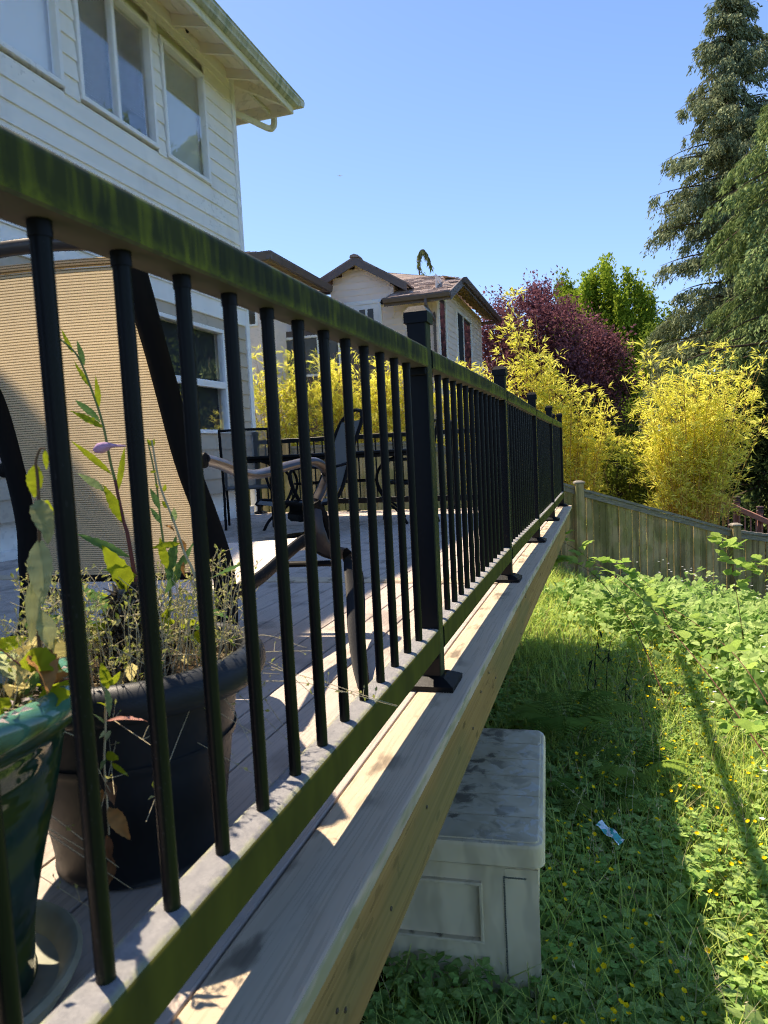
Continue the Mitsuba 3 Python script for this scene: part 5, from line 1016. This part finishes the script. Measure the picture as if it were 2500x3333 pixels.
# ---------------------------------------------------------------- potted plants
KC = {'y': (.30, .36, .02), 'g': (.10, .19, .06), 'p': (.22, .30, .12), 'o': (.36, .16, .05), 'w': (.40, .44, .22), 'c': (.46, .40, .17), 'r': (.16, .055, .035), 'k': (.45, .22, .20)}
rgp = np.random.default_rng(101)
SUNNY = np.array([.66, -.73, .08])      # most leaves turn to the open side of the deck
def big_leaves(t, lst, serr=.09, curl=0.0, mt='leaf', wv=.05):
    for b, tp_, w, c in lst:
        b, tp_ = np.array(b), np.array(tp_); L = np.linalg.norm(tp_ - b); dry = c in 'ocrwk'
        nr = unit(SUNNY * .75 + np.array([0, 0, .7]) + rgp.normal(0, .28, 3))
        m = leaf_mesh(L * 1.05, L * min(w * 1.35, .52), 15, serr, .22 + (.25 if dry else 0), .06 + (.25 if dry else .0), .35 if dry else curl, .42, rgp.normal(0, .5), wv * (1.5 if dry else 1), int(rgp.integers(1e6)))
        m = orient(m, b, tp_ - b, nr); col = np.array(KC[c]) * (1 + rgp.normal(0, .08))
        cc = np.tile(col, (len(m[0]), 1)) * (1 + .10 * rgp.standard_normal((len(m[0]), 1)))
        if dry: cc = cc * .8 + .2 * np.array([.30, .26, .10])
        part(t, 'leaf', m, 'dry_leaf' if dry else mt, True, color=np.clip(cc, 0, 1))
def stem(t, pts, r0, r1, mt, name='stem'): p = spline(pts, 6); part(t, name, tube(p, np.linspace(r0, r1, len(p)), 7), mt, True); return p
def to_soil(pts, c, z): a = np.array(pts[0]); return [[c[0] * .4 + a[0] * .6, c[1] * .4 + a[1] * .6, z]] + list(pts)
tA = thing('tall_weed', 'tall bright green serrated weed with a reddish stem growing from the dark pot', 'plant')
stem(tA, to_soil(STEM_A[:4], DP, .31), .0042, .0026, 'stem_red'); stem(tA, STEM_A[3:], .0026, .0014, 'stem_green'); stem(tA, to_soil(STEM_B, DP, .31), .003, .0012, 'stem_green'); big_leaves(tA, LEAF_A)
tC = thing('withered_stalk', 'hairy pale stalk with curled orange leaves in the dark pot, right of the tall weed', 'plant')
stem(tC, to_soil(STEM_C, DP, .31), .0026, .0016, 'straw'); big_leaves(tC, LEAF_C, .02)
fl = np.array(FLOWER); part(tC, 'lilac_flower', tube(spline(fl, 5), [.0015, .0017, .002, .0028, .004, .0062, .0082, .0090, .0095, .0070, .004][:len(spline(fl, 5))], 9), 'petal', True, color=np.tile([.55, .38, .56], (len(spline(fl, 5)) * 9, 1)), label='closed lilac trumpet flower')
tD = thing('wilted_plant', 'wilting plant with curled cream and yellow leaves on a brown stem in the green pot', 'plant')
stem(tD, to_soil(STEM_D, GP, .35), .0034, .0011, 'stem_brown')
for tw in TWIGS_D: stem(tD, tw, .0013, .0008, 'stem_red', 'twig')
big_leaves(tD, LEAF_D, .06)
tE = thing('trailing_weed', 'trailing weed with orange and red dead leaves hanging down the front of the dark pot', 'plant')
stem(tE, STEM_E, .0022, .0013, 'straw'); big_leaves(tE, LEAF_E, .05)
def litter_leaves(t, c, z0, z1, R_, n, cols, lo_, hi, seed):
    rgx = np.random.default_rng(seed)
    for i in range(n):
        a = rgx.random() * 6.283; r = R_ * math.sqrt(rgx.random()); b = np.array([c[0] + r * math.cos(a), c[1] + r * math.sin(a), rgx.uniform(z0, z1)]); L = rgx.uniform(lo_, hi); cc0 = cols[int(rgx.integers(len(cols)))]; dry = cc0 in 'ocrw'
        m = leaf_mesh(L, L * rgx.uniform(.4, .75), 11, .06, .2, rgx.uniform(.1, .5), rgx.uniform(0, .5) if dry else .1, .4, rgx.normal(0, .5), .07, int(rgx.integers(1e6)))
        m = orient(m, b, (math.cos(a + rgx.normal(0, .8)), math.sin(a + rgx.normal(0, .8)), rgx.uniform(-.3, .8)), (rgx.normal(0, .5) + .3, rgx.normal(0, .5) - .3, 1)); col = np.array(KC[cc0]) * (1 + rgx.normal(0, .12))
        part(t, 'leaf', m, 'dry_leaf' if dry else 'leaf', True, color=np.clip(np.tile(col, (len(m[0]), 1)) * (1 + .09 * rgx.standard_normal((len(m[0]), 1))), 0, 1))
litter_leaves(tD, GP, .37, .47, .17, 34, 'cycoywcy', .035, .07, 121)
litter_leaves(tA, DP, .33, .45, .16, 44, 'ygygpyc', .022, .055, 122)
# dead dark clump in the middle of the dark pot
n = 900; q = rgp.random(n); r = .055 * (1 - .75 * q); az = rgp.random(n) * 6.283
P = np.stack([DP[0] + .035 + r * np.cos(az), DP[1] - .03 + r * np.sin(az), .31 + .17 * q], -1)
v, f = leaf_cloud(P, np.stack([np.cos(az) * .4, np.sin(az) * .4, rgp.uniform(-1, .3, n)], -1) + rgp.normal(0, .4, (n, 3)), rgp.standard_normal((n, 3)), rgp.uniform(.012, .035, n), rgp.uniform(.006, .014, n), .4, .3)
solo('dead_clump', (v, f), 'dry_leaf', 'shrivelled dark grey dead plant in the middle of the dark pot', 'plant', color=vcol(tint(rgp, n, (.025, .022, .020), (.16, .145, .12), .3), 5))
def tangle(label, c, z, R_, n, seed, hmin, hmax, spill=()):
    rgx = np.random.default_rng(seed); paths, rad, P, D_ = [], [], [], []
    for i in range(n):
        a = rgx.random() * 6.283; r = R_ * math.sqrt(rgx.random()); b = np.array([c[0] + r * math.cos(a), c[1] + r * math.sin(a), z]); h = rgx.uniform(hmin, hmax); o = rgx.uniform(-.02, .09); a2 = a + rgx.normal(0, .8)
        e = b + [o * math.cos(a2), o * math.sin(a2), h]
        if i < len(spill): e = np.array(spill[i]); 
        mid = (b + e) / 2 + [0, 0, .25 * abs(h)] + rgx.normal(0, .012, 3)
        p = spline([b, mid, e], 6); paths.append(p); rad.append(np.linspace(.0009, .0005, len(p)))
        for k in range(rgx.integers(3, 7)):
            s = rgx.uniform(.45, 1); q = p[min(int(s * (len(p) - 1)), len(p) - 1)]; d = unit(rgx.normal(0, .6, 3) + [0, 0, .6]); q2 = q + d * rgx.uniform(.006, .022)
            paths.append(np.stack([q, q2])); rad.append(np.array([.0005, .0004])); P.append(q2); D_.append(d)
            if rgx.random() < .5: P.append(q); D_.append(unit(rgx.normal(0, 1, 3)))
    P, D_ = np.array(P), np.array(D_); L = rgx.uniform(.006, .013, len(P)); t = thing('chickweed', label, 'weed')
    part(t, 'stems', twigs(paths, rad, 4), 'straw', True, kind='stuff')
    v, f = leaf_cloud(P, D_, rgx.standard_normal((len(P), 3)), L, L * .5, .3, .1, .5)
    part(t, 'buds', (v, f), 'leaf', color=vcol(tint(rgx, len(P), (.28, .34, .05), (.52, .48, .22)), 5), kind='stuff')
sp1 = [(-.05 + .03 * k * math.cos(k), 1.20 + .05 * math.sin(k * 2.1), .33 - .017 * k) for k in range(12)] + [(-.02, .98, .17), (-.04, 1.02, .22), (.0, .93, .2), (-.10, .80, .30), (-.16, .78, .24), (-.19, .77, .18), (-.12, .79, .20)]
tangle('tangle of straw thin chickweed stems with pale buds spilling over the dark pot', DP, .315, .18, 330, 111, .04, .20, sp1)
tangle('thin pale chickweed in the green pot around the wilting plant', GP, .355, .14, 70, 112, .03, .17, [(-.20, .82, .22), (-.18, .80, .12), (-.20, .78, .06), (-.16, .80, .09), (-.21, .77, .16)])
# dry crumbs on the green rim
n = 120; az = rgp.uniform(-.9, 1.2, n); rr_ = rgp.uniform(.14, .205, n); P = np.stack([GP[0] + rr_ * np.cos(az), GP[1] + rr_ * np.sin(az), np.where(rr_ > .18, .421, .37 + .05 * rgp.random(n))], -1)
v, f = leaf_cloud(P, unit(rgp.normal(0, 1, (n, 3)) * [1, 1, .25]), rgp.normal(0, .4, (n, 3)) + [0, 0, 1], rgp.uniform(.008, .02, n), rgp.uniform(.004, .009, n), .3, .1)
solo('dry_crumbs', (v, f), 'dry_leaf', 'grey dry leaf crumbs on the rim and soil of the green pot', 'debris', kind='stuff', color=vcol(tint(rgp, n, (.30, .25, .22), (.50, .43, .38)), 5))

GROUPS = {'bramble_cane': 'bramble canes arching through the yard', 'fern': 'ferns in the shade beside the deck', 'golden_bamboo': 'golden bamboo clumps along the fence', 'conifer': 'conifers behind the gardens',
          'green_tree': 'green trees behind the purple tree', 'dark_shrub': 'dark evergreen shrubs beyond the fence', 'mesh_chair': 'black chairs round the patio table', 'deck_railing': 'black metal railings round the deck', 'chickweed': 'chickweed in the pots'}
for k_, d_ in labels.items():
    b_ = k_.rstrip('0123456789').rstrip('_')
    if '__' not in k_ and b_ in GROUPS: d_['group'] = GROUPS[b_]
